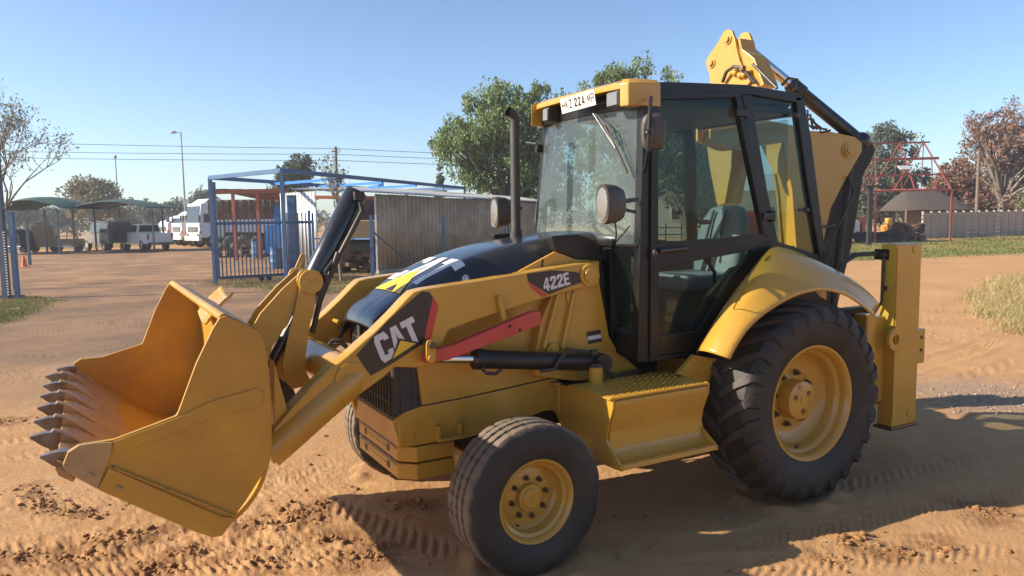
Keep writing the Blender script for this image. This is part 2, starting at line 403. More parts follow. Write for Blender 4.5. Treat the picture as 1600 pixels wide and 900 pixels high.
# bucket sheet: floor, round back, top and rolled lip, swept across
inner = PY([(120, 733), (160, 752), (240, 789), (300, 813), (352, 818), (396, 776), (416, 722), (419, 650), (414, 585), (402, 527), (378, 511), (352, 499)], BW)
def catmull(pts, k=4):
    out = []; n = len(pts)
    for i in range(n-1):
        p0, p1, p2, p3 = (Vector(pts[max(0, min(n-1, j))]) for j in (i-1, i, i+1, i+2))
        for q in range(k):
            t = q/k; out.append(tuple(.5*((2*p1)+(-p0+p2)*t+(2*p0-5*p1+4*p2-p3)*t*t+(-p0+3*p1-3*p2+p3)*t**3)))
    out.append(tuple(pts[-1])); return out
inner = catmull(inner, 4)
def offset_poly(pts, d):
    out = []
    for i, p in enumerate(pts):
        a = Vector(pts[max(0, i-1)]); b_ = Vector(pts[min(len(pts)-1, i+1)]); t = (b_-a).normalized(); out.append((p[0]+t.y*d, p[1]-t.x*d))
    return out
cen = Vector((sum(q[0] for q in inner)/len(inner), sum(q[1] for q in inner)/len(inner)))
sgn = 1 if (Vector(offset_poly(inner, .02)[8])-cen).length > (Vector(inner[8])-cen).length else -1
outer = offset_poly(inner, .02*sgn)
sh = MB(); pl = inner+outer[::-1]; n_ = len(inner)
yy = [-BW+.022+i*(2*BW-.044)/8 for i in range(9)]
sh.loft([[(x, y, z) for x, z in pl] for y in yy], closed=True)
sh.build('bucket_sheet', YELB, bucket, smooth=40)
lip = MB(); lc = PY([(351, 498)], BW)[0]; lip.tube([(lc[0], -BW+.0225, lc[1]), (lc[0], BW-.0225, lc[1])], .020, 14); lip.build('rolled_lip', YELB, bucket)
# wear strips on the near and the far side plate
for s in (1, -1):
    q = MB(); q.prism(PY([(275, 653), (325, 628), (400, 606), (412, 614), (410, 634), (330, 652), (285, 672), (180, 708), (176, 690), (225, 672)], BW), 'y', BW, BW+.008)
    w = MB(); w.prism(PY([(152, 764), (170, 730), (345, 806), (368, 808), (347, 836), (333, 839), (304, 830)], BW), 'y', BW, BW+.010)
    e = MB(); e.prism(PY([(98, 727), (106, 706), (123, 695), (150, 691), (176, 690), (172, 712), (152, 763), (104, 737)], BW), 'y', BW-.002, BW+.014)
    for mb, nm, mt in ((q, 'side_stiffener', YELB), (w, 'wear_strip', YELB), (e, 'corner_cutter', WORN)):
        (mb if s > 0 else mb.mirror_y()).build(nm, mt, bucket, bevel=.004)
WELD = nmat('rusty_weld', (.42, .22, .03), .6, chips=(.05, .03, .02), chipamt=.13, bump=.004, bscale=90)
for s in (1, -1):
    b = MB(); pts = []
    for i in range(26):
        f_ = i/25; q = P(172+(368-172)*f_, 729+(807-729)*f_, 'y', BW+.009); pts.append((q.x, s*(BW+.009), q.z+.002*math.sin(i*2.1)))
    b.tube(pts, [.004+.002*abs(math.sin(i*1.7)) for i in range(26)], 6); b.build('weld_bead', WELD, bucket)
# cutting edge, adapters and teeth along the floor direction
e0 = Vector((inner[0][0], 0, inner[0][1])); e1 = Vector((inner[8][0], 0, inner[8][1]))
fd = (e0-e1).normalized(); fn = Vector((-fd.z, 0, fd.x))
if fn.z < 0: fn = -fn
tip_c = PY([(100, 730)], BW)[0]; T0 = Vector((tip_c[0], 0, tip_c[1]))
ce = MB()
for a, b_ in (((-BW+.03), (BW-.03)),):
    A = T0+fd*.03; B = T0-fd*.30
    ce.prism([((A).x, A.z), ((A+fn*.006).x, (A+fn*.006).z), ((A-fd*.05+fn*.024).x, (A-fd*.05+fn*.024).z), ((B+fn*.024).x, (B+fn*.024).z), ((B-fn*.012).x, (B-fn*.012).z)], 'y', a, b_)
ce.build('cutting_edge', WORN, bucket, bevel=.002)
for i in range(8):
    y = -1.03+i*2.06/7; yv = Vector((0, y, 0)); back = .05 if i in (0, 7) else 0.0
    O = T0+fd*(.0-back)+fn*.006
    ad = MB()
    def sec(d, h0, h1, w): return [tuple(O+fd*d+fn*h+Vector((0, y+q, 0))) for h, q in ((h0, -w), (h0, w), (h1, w), (h1, -w))]
    ad.loft([sec(-.21, .004, .010, .020), sec(-.13, .004, .022, .022), sec(.0, -.004, .036, .024), sec(.05, -.030, .034, .025), sec(.08, -.026, .026, .020)], closed=True)
    ad.loft([sec(-.02, -.056, -.040, .020), sec(.04, -.056, -.028, .023), sec(.07, -.036, -.010, .023)], closed=True)
    a_ = ad.build('tooth_adapter', WORN, bucket, bevel=.003)
    th = MB(); tipp = P(46, 684, 'y', .736); td = (Vector((tipp.x, 0, tipp.z))-(T0+fn*.015)); tl = td.length; td.normalize(); tn = Vector((-td.z, 0, td.x)); tn = tn if tn.z > 0 else -tn; O2 = T0-td*back+fn*.012+yv
    def sec2(f_, h0, h1, w): return [tuple(O2+td*(tl*f_)+tn*h+Vector((0, q, 0))) for h, q in ((h0, -w), (h0, w), (h1, w), (h1, -w))]
    th.loft([sec2(.22, -.036, .040, .028), sec2(.40, -.034, .040, .028), sec2(.62, -.024, .034, .025), sec2(.86, -.006, .018, .018), sec2(1.0, .002, .008, .010)], closed=True)
    th.build('tooth', STEEL, a_, bevel=.003)
    for d in (-.05, -.17):
        q = MB(); c = O+fd*d+yv+Vector((0, .075, 0))+fn*.004
        q.cyl(c, c+fn*.016, .017, 8); q.build('edge_bolt', WORN, bucket, bevel=.002)
for y in (-.46, .46):
    bh_ = MB(); bh_.prism(PY([(424, 560), (446, 640), (440, 700), (424, 722)], .46), 'y', y-.06, y+.06); bh_.build('bucket_hinge', YEL, BH, bevel=.006)
# bent guard plate seen over the far end of the bucket lip
gp = PY([(328, 506), (336, 496), (342, 487), (350, 478), (357, 472), (362, 468), (366, 463), (366, 461)], -.10)
gp = catmull(gp, 3); go = offset_poly(gp, .012)
g = MB(); g.loft([[(x, y, z+.05*(abs(y+.33)/.23)**2-.03) for x, z in gp+go[::-1]] for y in (-.56, -.50, -.42, -.33, -.24, -.16, -.10)], closed=True); g.build('guard_plate', YEL, BH, smooth=50)

# ---------------------------------------------------------------- loader arms
YA0, YA1 = .43, .55
ARM_TOP = [(427, 671), (466, 626), (487, 603), (522, 571), (529, 567), (543, 556), (566, 535), (587, 517), (614, 490), (635, 467), (647, 456), (662, 452), (700, 446), (760, 437), (850, 421), (908, 412), (924, 411), (934, 418), (939, 430), (936, 444)]
ARM_BOT = [(930, 448), (895, 454), (849, 467), (807, 481), (743, 501), (701, 517), (690, 545), (684, 566), (668, 573), (649, 575), (617, 574), (600, 590), (535, 637), (498, 668), (427, 726)]
arm = MB(); poly = PY(ARM_TOP+ARM_BOT, YA1); arm.prism(poly, 'y', YA0, YA1)
for o in both(arm, 'loader_arm', YEL, bevel=.012, seg=3): pass
near_arm = [o for o in BH.children if o.name.startswith('loader_arm')][0]
far_arm = [o for o in BH.children if o.name.startswith('loader_arm')][1]
def armpart(mb, name, mat, **k):
    mb.build(name, mat, near_arm, **k); mb.mirror_y().build(name, mat, far_arm, **k)
lo = MB(); pa = P(427, 698, 'y', .49); pb = P(545, 594, 'y', .49); d_ = (pb-pa)
lo.tube([pa-d_*.08, pa, pb, pb+d_*.15], [.098, .098, .098, .07], 20); armpart(lo, 'arm_tube', YEL, smooth=50)
bo = MB(); c = P(548, 591, 'y', YA1); bo.cyl((c.x, YA1-.01, c.z), (c.x, YA1+.012, c.z), .088, 36); armpart(bo, 'cross_tube_boss', YEL, bevel=.004)
pv = P(921, 430, 'y', .56); bo = MB(); bo.cyl((pv.x, .5, pv.z), (pv.x, YA1+.02, pv.z), .072, 32); bo.cyl((pv.x, YA1+.02, pv.z), (pv.x, YA1+.035, pv.z), .048, 24); armpart(bo, 'pivot_boss', YEL, bevel=.004)
ct = MB(); ct.cyl((c.x, -.45, c.z), (c.x, .45, c.z), .105, 36); ct.build('cross_tube', YEL, BH)
st = MB(); q0, q1 = P(521, 500, 'y', -.43), P(560, 508, 'y', -.33); st.cyl((q0.x, -.435, q0.z), (q0.x, -.30, q0.z), .014, 12); st.build('guide_pin', YEL, far_arm)
hs = MB()
for k in (0, .03):
    hs.tube([P(505+k*100, 548+k*40, 'y', -.36), P(520, 531+k*200, 'y', -.33), P(533, 531+k*200, 'y', -.30), P(545, 545+k*60, 'y', -.28)], .010, 8)
hs.build('arm_hose', HOSE, far_arm)
# decals on the near arm: flat print as thin sheets
def flat(px, y, name, mat, parent, t=.0015):
    b = MB(); b.prism(PY(px, y), 'y', y, y+t); return b.build(name, mat, parent, smooth=0)
LET = {'C': [[(1, .70), (1, .80), (.85, 1), (.15, 1), (0, .82), (0, .18), (.15, 0), (.85, 0), (1, .2), (1, .34), (.64, .34), (.64, .22), (.36, .22), (.36, .78), (.64, .78), (.64, .70)]],
       'A': [[(0, 0), (.28, 1), (.72, 1), (1, 0), (.66, 0), (.62, .18), (.38, .18), (.34, 0)], [(.42, .36), (.50, .76), (.58, .36)]],
       'T': [[(.32, 0), (.68, 0), (.68, .76), (1, .76), (1, 1), (0, 1), (0, .76), (.32, .76)]],
       '4': [[(.52, 0), (.82, 0), (.82, .2), (1, .2), (1, .42), (.82, .42), (.82, 1), (.46, 1), (0, .42), (0, .2), (.52, .2)], [(.26, .42), (.52, .76), (.52, .42)]],
       '2': [[(0, 0), (1, 0), (1, .22), (.42, .22), (.95, .6), (1, .72), (1, .82), (.85, 1), (.15, 1), (0, .84), (0, .66), (.34, .66), (.36, .8), (.64, .8), (.64, .68), (0, .24)]],
       'E': [[(0, 0), (1, 0), (1, .2), (.36, .2), (.36, .4), (.9, .4), (.9, .6), (.36, .6), (.36, .8), (1, .8), (1, 1), (0, 1)]],
       'H': [[(0, 0), (.2, 0), (.2, .42), (.8, .42), (.8, 0), (1, 0), (1, 1), (.8, 1), (.8, .58), (.2, .58), (.2, 1), (0, 1)]],
       'K': [[(0, 0), (.2, 0), (.2, .34), (.36, .48), (.76, 0), (1, 0), (.5, .6), (1, 1), (.74, 1), (.2, .54), (.2, 1), (0, 1)]],
       'Z': [[(0, 0), (1, 0), (1, .16), (.28, .16), (1, .86), (1, 1), (0, 1), (0, .84), (.7, .84), (0, .14)]],
       'M': [[(0, 0), (.18, 0), (.18, .7), (.42, .2), (.58, .2), (.82, .7), (.82, 0), (1, 0), (1, 1), (.8, 1), (.5, .4), (.2, 1), (0, 1)]],
       'P': [[(0, 0), (.2, 0), (.2, .4), (.8, .4), (1, .55), (1, .85), (.8, 1), (0, 1)], [(.2, .54), (.74, .54), (.8, .6), (.8, .8), (.74, .86), (.2, .86)]],
       'R': [[(0, 0), (.25, 0), (.25, .38), (.4, .38), (.7, 0), (1, 0), (.66, .42), (.95, .6), (.95, .85), (.75, 1), (0, 1)]],
       '.': [[(.2, .42), (.8, .42), (.8, .58), (.2, .58)]]}
def glyph_mesh(loops, fmap, sub=0):
    """glyph outline (with counters) filled and mapped through fmap(u,v); edges cut for draping"""
    bm = bmesh.new(); eds = []
    for lp in loops:
        pts = []
        for i, p in enumerate(lp):
            q = lp[(i+1) % len(lp)]; k = max(1, sub)
            for j in range(k): pts.append((p[0]+(q[0]-p[0])*j/k, p[1]+(q[1]-p[1])*j/k))
        vs = [bm.verts.new((x, y, 0)) for x, y in pts]
        eds += [bm.edges.new((vs[i], vs[(i+1) % len(vs)])) for i in range(len(vs))]
    bmesh.ops.triangle_fill(bm, use_beauty=True, use_dissolve=False, edges=eds)
    if sub: bmesh.ops.subdivide_edges(bm, edges=bm.edges[:], cuts=1, use_grid_fill=False); bmesh.ops.triangulate(bm, faces=bm.faces[:])
    for v in bm.verts: v.co = fmap(v.co.x, v.co.y)
    vs = [tuple(v.co) for v in bm.verts]; bm.verts.index_update(); fs = [tuple(v.index for v in f.verts) for f in bm.faces]; bm.free(); return vs, fs
def text_quad(txt, quad, widths, gap, name, mat, parent, fix, sub=0):
    """letters set in a quad (bl, br, tr, tl as 3-D points); fix(point) lays them on their surface"""
    bl, br, tr, tl = (Vector(q) for q in quad); tot = sum(widths)+gap*(len(txt)-1); x = 0; b = MB()
    for ch, w in zip(txt, widths):
        if ch != ' ':
            u0, u1 = x/tot, (x+w)/tot
            def fm(u, v):
                uu = u0+(u1-u0)*u; return fix((bl*(1-uu)+br*uu)*(1-v)+(tl*(1-uu)+tr*uu)*v)
            b.add(*glyph_mesh(LET[ch], fm, sub))
        x += w+gap
    return b.build(name, mat, parent, smooth=0, fixn=False)
Z4 = lambda x, y, sc=3.75: (540+x/sc, 400+y/sc)
yd = YA1+.0012
flat([Z4(62, 580), Z4(148, 702), Z4(290, 620), Z4(455, 510), Z4(512, 240), Z4(490, 212), Z4(450, 206), Z4(440, 212), Z4(250, 372)], yd, 'black_decal', DECK, near_arm)
flat([Z4(455, 510), Z4(512, 238), Z4(545, 292), Z4(500, 490)], yd+.0004, 'red_decal', DECR, near_arm)
yt = yd+.003
def fixy(p): return Vector((p.x, yt, p.z))
qd = [P(*Z4(218, 634), 'y', yt), P(*Z4(452, 488), 'y', yt), P(*Z4(392, 352), 'y', yt), P(*Z4(156, 478), 'y', yt)]
text_quad('CAT', qd, (1.0, 1.05, 1.0), .0, 'decal_lettering', DECW, near_arm, fixy)
flat([Z4(262, 622), Z4(312, 482), Z4(436, 508), Z4(430, 520)], yt+.0008, 'decal_border', DECK, near_arm)
flat([Z4(276, 602), Z4(322, 496), Z4(412, 512)], yt+.0028, 'decal_triangle', DECY, near_arm)
flat([Z4(1062, 104), Z4(1210, 84), Z4(1340, 92), Z4(1376, 104), Z4(1394, 150), Z4(1300, 182), Z4(1190, 226), Z4(1068, 146)], yd, 'black_decal', DECK, near_arm)
flat([Z4(1070, 148), Z4(1184, 230), Z4(1150, 240), Z4(1082, 180)], yd+.0005, 'red_decal', DECR, near_arm)
qd = [P(*Z4(1162, 210), 'y', yt), P(*Z4(1318, 166), 'y', yt), P(*Z4(1304, 94), 'y', yt), P(*Z4(1156, 132), 'y', yt)]
text_quad('422E', qd, (1, 1, 1, .9), .1, 'decal_lettering', DECW, near_arm, fixy)
# safety strut (red channel), its pin link and the clip on the near arm
rs = MB(); rs.prism(PY([Z4(530, 548), Z4(640, 520), Z4(1098, 326), Z4(1142, 322), Z4(1150, 400), Z4(1060, 436), Z4(610, 608), Z4(478, 634), Z4(462, 615), Z4(466, 580), Z4(500, 552)], .63), 'y', .575, .63)
rs.build('safety_strut', RED, BH, bevel=.006)
for x, y in ((962, 412), (1022, 434)):
    rh = MB(); q = P(*Z4(x, y), 'y', .6302); rh.cyl((q.x, .6300, q.z), (q.x, .6312, q.z), .011, 12); rh.build('strut_hole', BLKM, BH)
pl_ = MB(); pl_.prism(PY([Z4(474, 520), Z4(480, 498), Z4(505, 492), Z4(528, 500), Z4(530, 605), Z4(520, 626), Z4(495, 630), Z4(474, 615)], .66), 'y', .645, .66)
pin_link = pl_.build('pin_link', YEL, BH, bevel=.004)
for x, y, m_ in ((506, 522, NUT), (502, 600, YEL)):
    q = P(*Z4(x, y), 'y', .66); b = MB(); b.cyl((q.x, .56, q.z), (q.x, .672, q.z), .022, 16); b.build('link_pin', m_, pin_link, bevel=.003)
cl = MB(); cl.prism(PY([Z4(893, 238), Z4(912, 232), Z4(948, 376), Z4(922, 386)], .585), 'y', .553, .585); cl.build('strut_clip', YEL, BH, bevel=.004)
# lift cylinders
def lift(side):
    a = P(745, 561, 'y', .60); e = P(931, 566, 'y', .60); t = P(672, 560, 'y', .60)
    b = MB(); b.tube([a, a+(e-a)*.02, e-(e-a)*.02, e], [.050, .056, .056, .045], 24); b.tube([a-(e-a)*.02, a+(e-a)*.05], .062, 24)
    b.cyl((e.x-.02, .53, e.z), (e.x-.02, .67, e.z), .062, 20)
    r_ = MB(); r_.tube([t, a], .026, 16)
    h = MB(); h.tube([P(752, 574, 'y', .66), P(760, 583, 'y', .66), P(775, 584, 'y', .66), P(784, 576, 'y', .66)], .011, 8)
    h.tube([P(845, 580, 'y', .66), P(866, 577, 'y', .67), P(874, 562, 'y', .67), P(885, 552, 'y', .66), P(885, 546, 'y', .64), P(926, 551, 'y', .64)], .011, 8)
    h.box(tuple(P(928, 550, 'y', .64)), (.05, .03, .03)); h.tube([P(940, 575, 'y', .62), P(960, 590, 'y', .6), P(1000, 580, 'y', .55)], .018, 8)
    for mb, nm, mt in ((b, 'lift_cylinder', BLKM), (r_, 'cylinder_rod', CHROME), (h, 'cylinder_hose', HOSE)):
        (mb if side > 0 else mb.mirror_y()).build(nm, mt, BH)
lift(1); lift(-1)

# ---------------------------------------------------------------- tilt linkage in the middle
ta = P(558, 299, 'y', .04); tb = P(497, 423, 'y', .04); td = P(408, 598, 'y', .04)
tc_ = MB(); ax = (tb-ta).normalized(); tc_.tube([ta, ta+ax*.012, tb-ax*.02, tb+ax*.30], [.060, .071, .071, .071], 28); tc_.build('tilt_cylinder', BLK, BH, smooth=50)
rd = MB(); rd.tube([tb+ax*.28, td+ax*.1], .032, 18); rd.build('cylinder_rod', BLK, BH)
hz = MB()
hz.tube([P(563, 316, 'y', .12), P(566, 330, 'y', .13), P(530, 400, 'y', .13), P(512, 440, 'y', .12), P(500, 470, 'y', .10), P(488, 520, 'y', .08)], .016, 10)
hz.tube([P(520, 408, 'y', .13), P(508, 424, 'y', .15), P(512, 440, 'y', .15), P(496, 462, 'y', .13)], .012, 8)
hz.tube([P(528, 395, 'y', .13), P(522, 412, 'y', .14), P(507, 452, 'y', .14), P(497, 476, 'y', .12)], .014, 8)
hz.box(tuple(P(560, 306, 'y', .11)), (.06, .05, .05)); hz.build('tilt_hose', HOSE, BH)
B2 = lambda x, y: (380+x/10, 400+y/10)
B3 = lambda x, y: (380+x/7.26, 480+y/7.26)
plate = PY([B2(860, 300), B2(900, 240), B2(990, 205), B2(1100, 215), B2(1200, 260), B2(1250, 350), B2(1235, 470), B2(1150, 570), B2(1130, 700), B2(1095, 900), B3(745, 260), B3(715, 520), B3(700, 700), B3(760, 820), B3(700, 900), B3(560, 930), B3(480, 840), B3(445, 640), B3(520, 300), B3(580, 60), B2(860, 600), B2(880, 520), B2(840, 400)], .125)
for s in (1, -1):
    b = MB(); b.prism(plate, 'y', .10, .125); o = (b if s > 0 else b.mirror_y()).build('tilt_lever_plate', YEL, BH, bevel=.004)
    b = MB(); q = P(485.5, 440, 'y', .13); b.cyl((q.x, .09, q.z), (q.x, .15, q.z), .070, 32); b.bar((q.x-.03, .152, q.z+.01), (q.x+.02, .152, q.z-.012), .008, .006, (0, 1, 0))
    (b if s > 0 else b.mirror_y()).build('trunnion_cap', YEL, o, bevel=.004)
for y in (.085, -.085):
    b = MB(); b.prism(PY([B2(870, 300), B2(830, 310), B2(600, 520), B2(260, 900), (395, 510), (404, 524), (413, 552), (416, 575), (425, 541), (450, 505), B2(780, 880), B2(860, 620), B2(870, 500)], .085), 'y', y-.012, y+.012); b.build('tilt_link', YEL, BH, bevel=.003)
b = MB(); b.prism(PY([B2(790, 240), B2(900, -20), (474, 396), (478, 400), B2(950, 180), B2(870, 240)], -.12), 'y', -.14, -.12); b.build('tilt_link', YEL, BH, bevel=.003)
# front guard seen through the gap under the linkage
b = MB(); b.prism(PY([(420, 560), (432, 545), (455, 600), (470, 640), (440, 660), (424, 640)], -.15), 'y', -.20, -.13); b.build('tilt_stop', BLKM, BH, bevel=.004)
# ---------------------------------------------------------------- hood, grille, frame
HR = [(2.80, 1.335), (2.775, 1.40), (2.72, 1.452), (2.66, 1.490), (2.56, 1.555), (2.437, 1.622), (2.211, 1.713), (1.951, 1.787), (1.678, 1.831), (1.365, 1.867), (1.174, 1.876), (1.10, 1.87)]
def ridge(x):
    for (x0, z0), (x1, z1) in zip(HR, HR[1:]):
        if x <= x0 and x >= x1: return z0+(z1-z0)*(x0-x)/(x0-x1)
    return HR[-1][1] if x < HR[-1][0] else HR[0][1]
def hz_(x, y):
    w = .41; t = min(1, abs(y)/w); return ridge(x)-.018*t**2-.150*max(0, (t-.55)/.45)**2.2
b = MB(); secs = []
for x, z in HR:
    zl = {2.80: 1.30}.get(x, min(1.70 if x < 1.5 else 1.64, ridge(x)-.165))
    if x > 2.5: zl = max(1.295, ridge(x)-.20)
    ys = [-.415, -.413]+[-.41+.82*i/16 for i in range(17)]+[.413, .415]
    row = []
    for i, y in enumerate(ys):
        z_ = hz_(x, max(-.41, min(.41, y)))
        if i in (0, 20): z_ = min(zl, z_-.02)
        if i in (1, 19): z_ = z_-.012
        row.append((x, y, z_))
    secs.append(row)
# finer stations for a smooth nose
def fine(secs, k=3):
    out = []; n = len(secs)
    for i in range(n-1):
        for q in range(k):
            t = q/k; row = []
            for j in range(len(secs[0])):
                p0, p1, p2, p3 = (Vector(secs[max(0, min(n-1, a))][j]) for a in (i-1, i, i+1, i+2))
                row.append(tuple(.5*((2*p1)+(-p0+p2)*t+(2*p0-5*p1+4*p2-p3)*t*t+(-p0+3*p1-3*p2+p3)*t**3)))
            out.append(row)
    out.append(secs[-1]); return out
b.loft(fine(secs)); hood = b.build('hood', BLK, BH, smooth=50, solid=.02)
ZZ = lambda x, y: (470+x/6.667, 400+y/6.667)
# hood print: letters across the nose, read from the front
def fixh(p): return Vector((p.x, p.y, hz_(p.x, p.y)+.004))
xb, xt = 2.50, 2.19
text_quad('CAT', [(xb, -.31, 0), (xb, .33, 0), (xt, .31, 0), (xt, -.29, 0)], (1, 1.05, 1), .02, 'hood_lettering', DECW, hood, fixh, sub=6)
def drape(poly, name, mat, lift_):
    vs, fs = glyph_mesh([poly], lambda u, v: Vector((u, v, 0)), sub=8)
    m = MB(); m.add([(x, y, hz_(x, y)+lift_) for x, y, _ in vs], fs); return m.build(name, mat, hood, smooth=0, fixn=False)
drape([(2.60, -.20), (2.60, .24), (2.37, .02)], 'hood_triangle', DECY, .0065)
drape([(2.60, -.02), (2.60, .11), (2.54, .045)], 'hood_triangle_gap', DECK, .009)
rg = MB()
for i in range(16):
    a0, a1 = 2*math.pi*i/16, 2*math.pi*(i+1)/16
    q = [(2.22+r*math.cos(a), .375+r*.9*math.sin(a)) for r, a in ((.022, a0), (.022, a1), (.016, a1), (.016, a0))]
    rg.add([(x, y, hz_(x, y)+.004) for x, y in q], [(0, 1, 2, 3)])
vs, fs = glyph_mesh(LET['R'], lambda u, v: fixh(Vector((2.235-.022*v*1.2, .366+.017*u, 0)))); rg.add(vs, fs); rg.build('trademark_ring', DECW, hood, smooth=0, fixn=False)
# yellow engine side panels with the raised peak by the arm pivot
sp = MB(); sp.prism(PY([(868, 393), (900, 405), (940, 407), (935, 590), (871, 588), (720, 622), (660, 633), (652, 575), (700, 500), (811, 424)], .425), 'y', .40, .425)
both(sp, 'engine_side_panel', YEL, bevel=.004)
sm = MB(); sm.prism(PY([(847, 405), (850, 405), (848, 420), (845, 420)], .427), 'y', .4252, .4262); sm.build('panel_seam', BLKM, BH)
# black cowl between hood and cab
cw = MB(); cw.prism(PY([(862, 369), (904, 366), (932, 376), (944, 420), (950, 500), (955, 540), (935, 520), (934, 408), (900, 405), (868, 392)], .43), 'y', .36, .43); both(cw, 'cowl', BLKM, bevel=.012, seg=3)
# grille
gr = MB(); gr.box((2.50, 0, 1.06), (.44, .80, .56)); grille = gr.build('grille', PLAST, BH, bevel=.02, seg=3)
for i in range(15):
    y = -.35+i*.05; q = MB(); q.box((2.724, y, 1.06), (.012, .012, .48)); q.build('grille_bar', PLAST, grille)
for z in (.90, 1.06, 1.22):
    q = MB(); q.box((2.7225, 0, z), (.008, .74, .012)); q.build('grille_rail', PLAST, grille)
for y in (.402, -.402):
    for k in range(5):
        q = MB(); q.box((2.36+k*.075, y, 1.05), (.035, .010, .46)); q.build('side_louvre', PLAST, grille, bevel=.003)
q = MB(); hc = P(602, 505, 'y', .12); q.box((2.76, -.05, 1.31), (.03, .05, .16)); q.build('grille_handle', GREYP, BH, bevel=.01)
# side frame and front block
fr = MB()
FRT = [(613, 659), (632, 645), (656, 636), (720, 624), (871, 590), (873, 640), (852, 642), (760, 676), (724, 686), (682, 691), (641, 698), (625, 698)]
fp = PY(FRT, .43); fr.prism(fp, 'y', .36, .43); both(fr, 'side_frame', YEL, bevel=.006)
fb = MB(); X0 = 2.70
notch = [(-.434, .812), (.434, .812), (.434, .642), (-.434, .642)]
fb.prism(notch, 'x', X0-.10, X0+.006); fb.build('front_block', YEL, BH, bevel=.012, seg=3)
tb_ = MB(); q = P(700, 676, 'y', .45); tb_.box((q.x, .46, q.z-.03), (.17, .07, .018))
for dx in (-.07, .07): tb_.box((q.x+dx, .455, q.z+.01), (.022, .055, .09))
both(tb_, 'tie_down_bracket', YEL, bevel=.006)
bt = MB(); q = P(647, 667, 'y', .4302); bt.cyl((q.x, .43, q.z), (q.x, .438, q.z), .022, 16); both(bt, 'frame_bolt', YEL, bevel=.003)
# front counterweights: two slabs with light edge and bolt holes
for z0, z1 in ((.538, .632), (.43, .528)):
    w = MB(); xs = 2.69
    out = [(xs-.34, .44), (xs-.09, .44), (xs, .36), (xs, -.36), (xs-.09, -.44), (xs-.34, -.44)]
    w.prism(out, 'z', z0, z1); o = w.build('counterweight', YEL, BH, bevel=.008, seg=2)
    e = MB(); e.prism([(xs+.001, .34), (xs+.006, .34), (xs+.006, -.34), (xs+.001, -.34)], 'z', z1-.020, z1-.004); e.build('weight_edge', WORN, o)
    for y in (.20, -.22):
        h = MB(); h.tube([(xs-.03, y, (z0+z1)/2), (xs+.002, y, (z0+z1)/2)], .024, 16); h.build('weight_hole', BLKM, o)
    g_ = MB(); g_.box((xs+.001, 0, (z0+z1)/2), (.004, .34, .006)); g_.build('weight_rib', YEL, o)
# belly: engine block, axle beam, transmission, rear axle (seen in the dark between the wheels)
by = MB(); by.box((1.6, 0, .78), (1.9, .66, .40)); by.build('engine_block', BLKM, BH, bevel=.03)
ax_ = MB(); ax_.bar((2.1556, -.82, .45), (2.1556, .82, .45), .16, .15); ax_.box((2.1556, 0, .56), (.30, .30, .16)); ax_.build('front_axle', YEL, BH, bevel=.02)
ax_ = MB(); ax_.tube([(0, -.84, .69), (0, -.35, .69), (0, 0, .69), (0, .35, .69), (0, .84, .69)], [.13, .14, .24, .14, .13], 20); ax_.build('rear_axle', YEL, BH)
rf = MB(); rf.box((-.35, 0, .86), (1.7, .84, .34)); rf.build('rear_frame', YEL, BH, bevel=.02)

# ---------------------------------------------------------------- arm towers
tw = MB()
TW = [(937, 408), (937, 440), (944, 480), (952, 525), (967, 551), (985, 565), (1000, 578), (960, 592), (900, 596), (836, 588), (838, 545), (846, 500), (872, 440), (900, 412)]
tw.prism(PY(TW, .50), 'y', .425, .50); tws = both(tw, 'arm_tower', YEL, bevel=.01, seg=2)
rb = MB()
for xa, xb_ in ((872, 848), (896, 877)):
    a = P(xa, 455, 'y', .51); c = P(xb_, 545, 'y', .51); rb.bar((a.x, .51, a.z), (c.x, .51, c.z), .030, .05, (0, 1, 0))
for s, o in zip((1, -1), tws): (rb if s > 0 else rb.mirror_y()).build('tower_rib', YEL, o, bevel=.012)
bs = MB(); q = P(866, 548, 'y', .54); bs.cyl((q.x, .50, q.z), (q.x, .535, q.z), .045, 24); bs.cyl((q.x, .535, q.z), (q.x, .545, q.z), .022, 16); bs.build('tower_boss', YEL, tws[0], bevel=.004)
bs = MB(); q = P(905, 462, 'y', .53); bs.cyl((q.x, .50, q.z), (q.x, .512, q.z), .085, 32); bs.build('pivot_plate', YEL, tws[0], bevel=.004)
q = MB(); q.prism(PY([(916, 519), (938, 515), (941, 533), (920, 538)], .5025), 'y', .5005, .5025); lab = q.build('warning_sticker', DECK, tws[0], smooth=0)
q = MB(); q.prism(PY([(918, 526), (939, 522), (940, 528), (919, 532)], .5035), 'y', .5026, .5035); q.build('sticker_band', DECW, lab, smooth=0)
ff = MB(); a = P(931, 571, 'y', .66); c = P(931, 606, 'y', .66); ff.cyl((a.x, .66, a.z), (a.x, .66, c.z-.03), .046, 24)
fil = ff.build('filler_neck', YEL, BH, bevel=.003)
fc = MB(); fc.lathe([(0, .035), (.03, .034), (.052, .022), (.055, .0), (.0, 0)], c=(a.x, .66, a.z-.005), axis='z', n=20); fc.build('filler_cap', BLKM, fil)

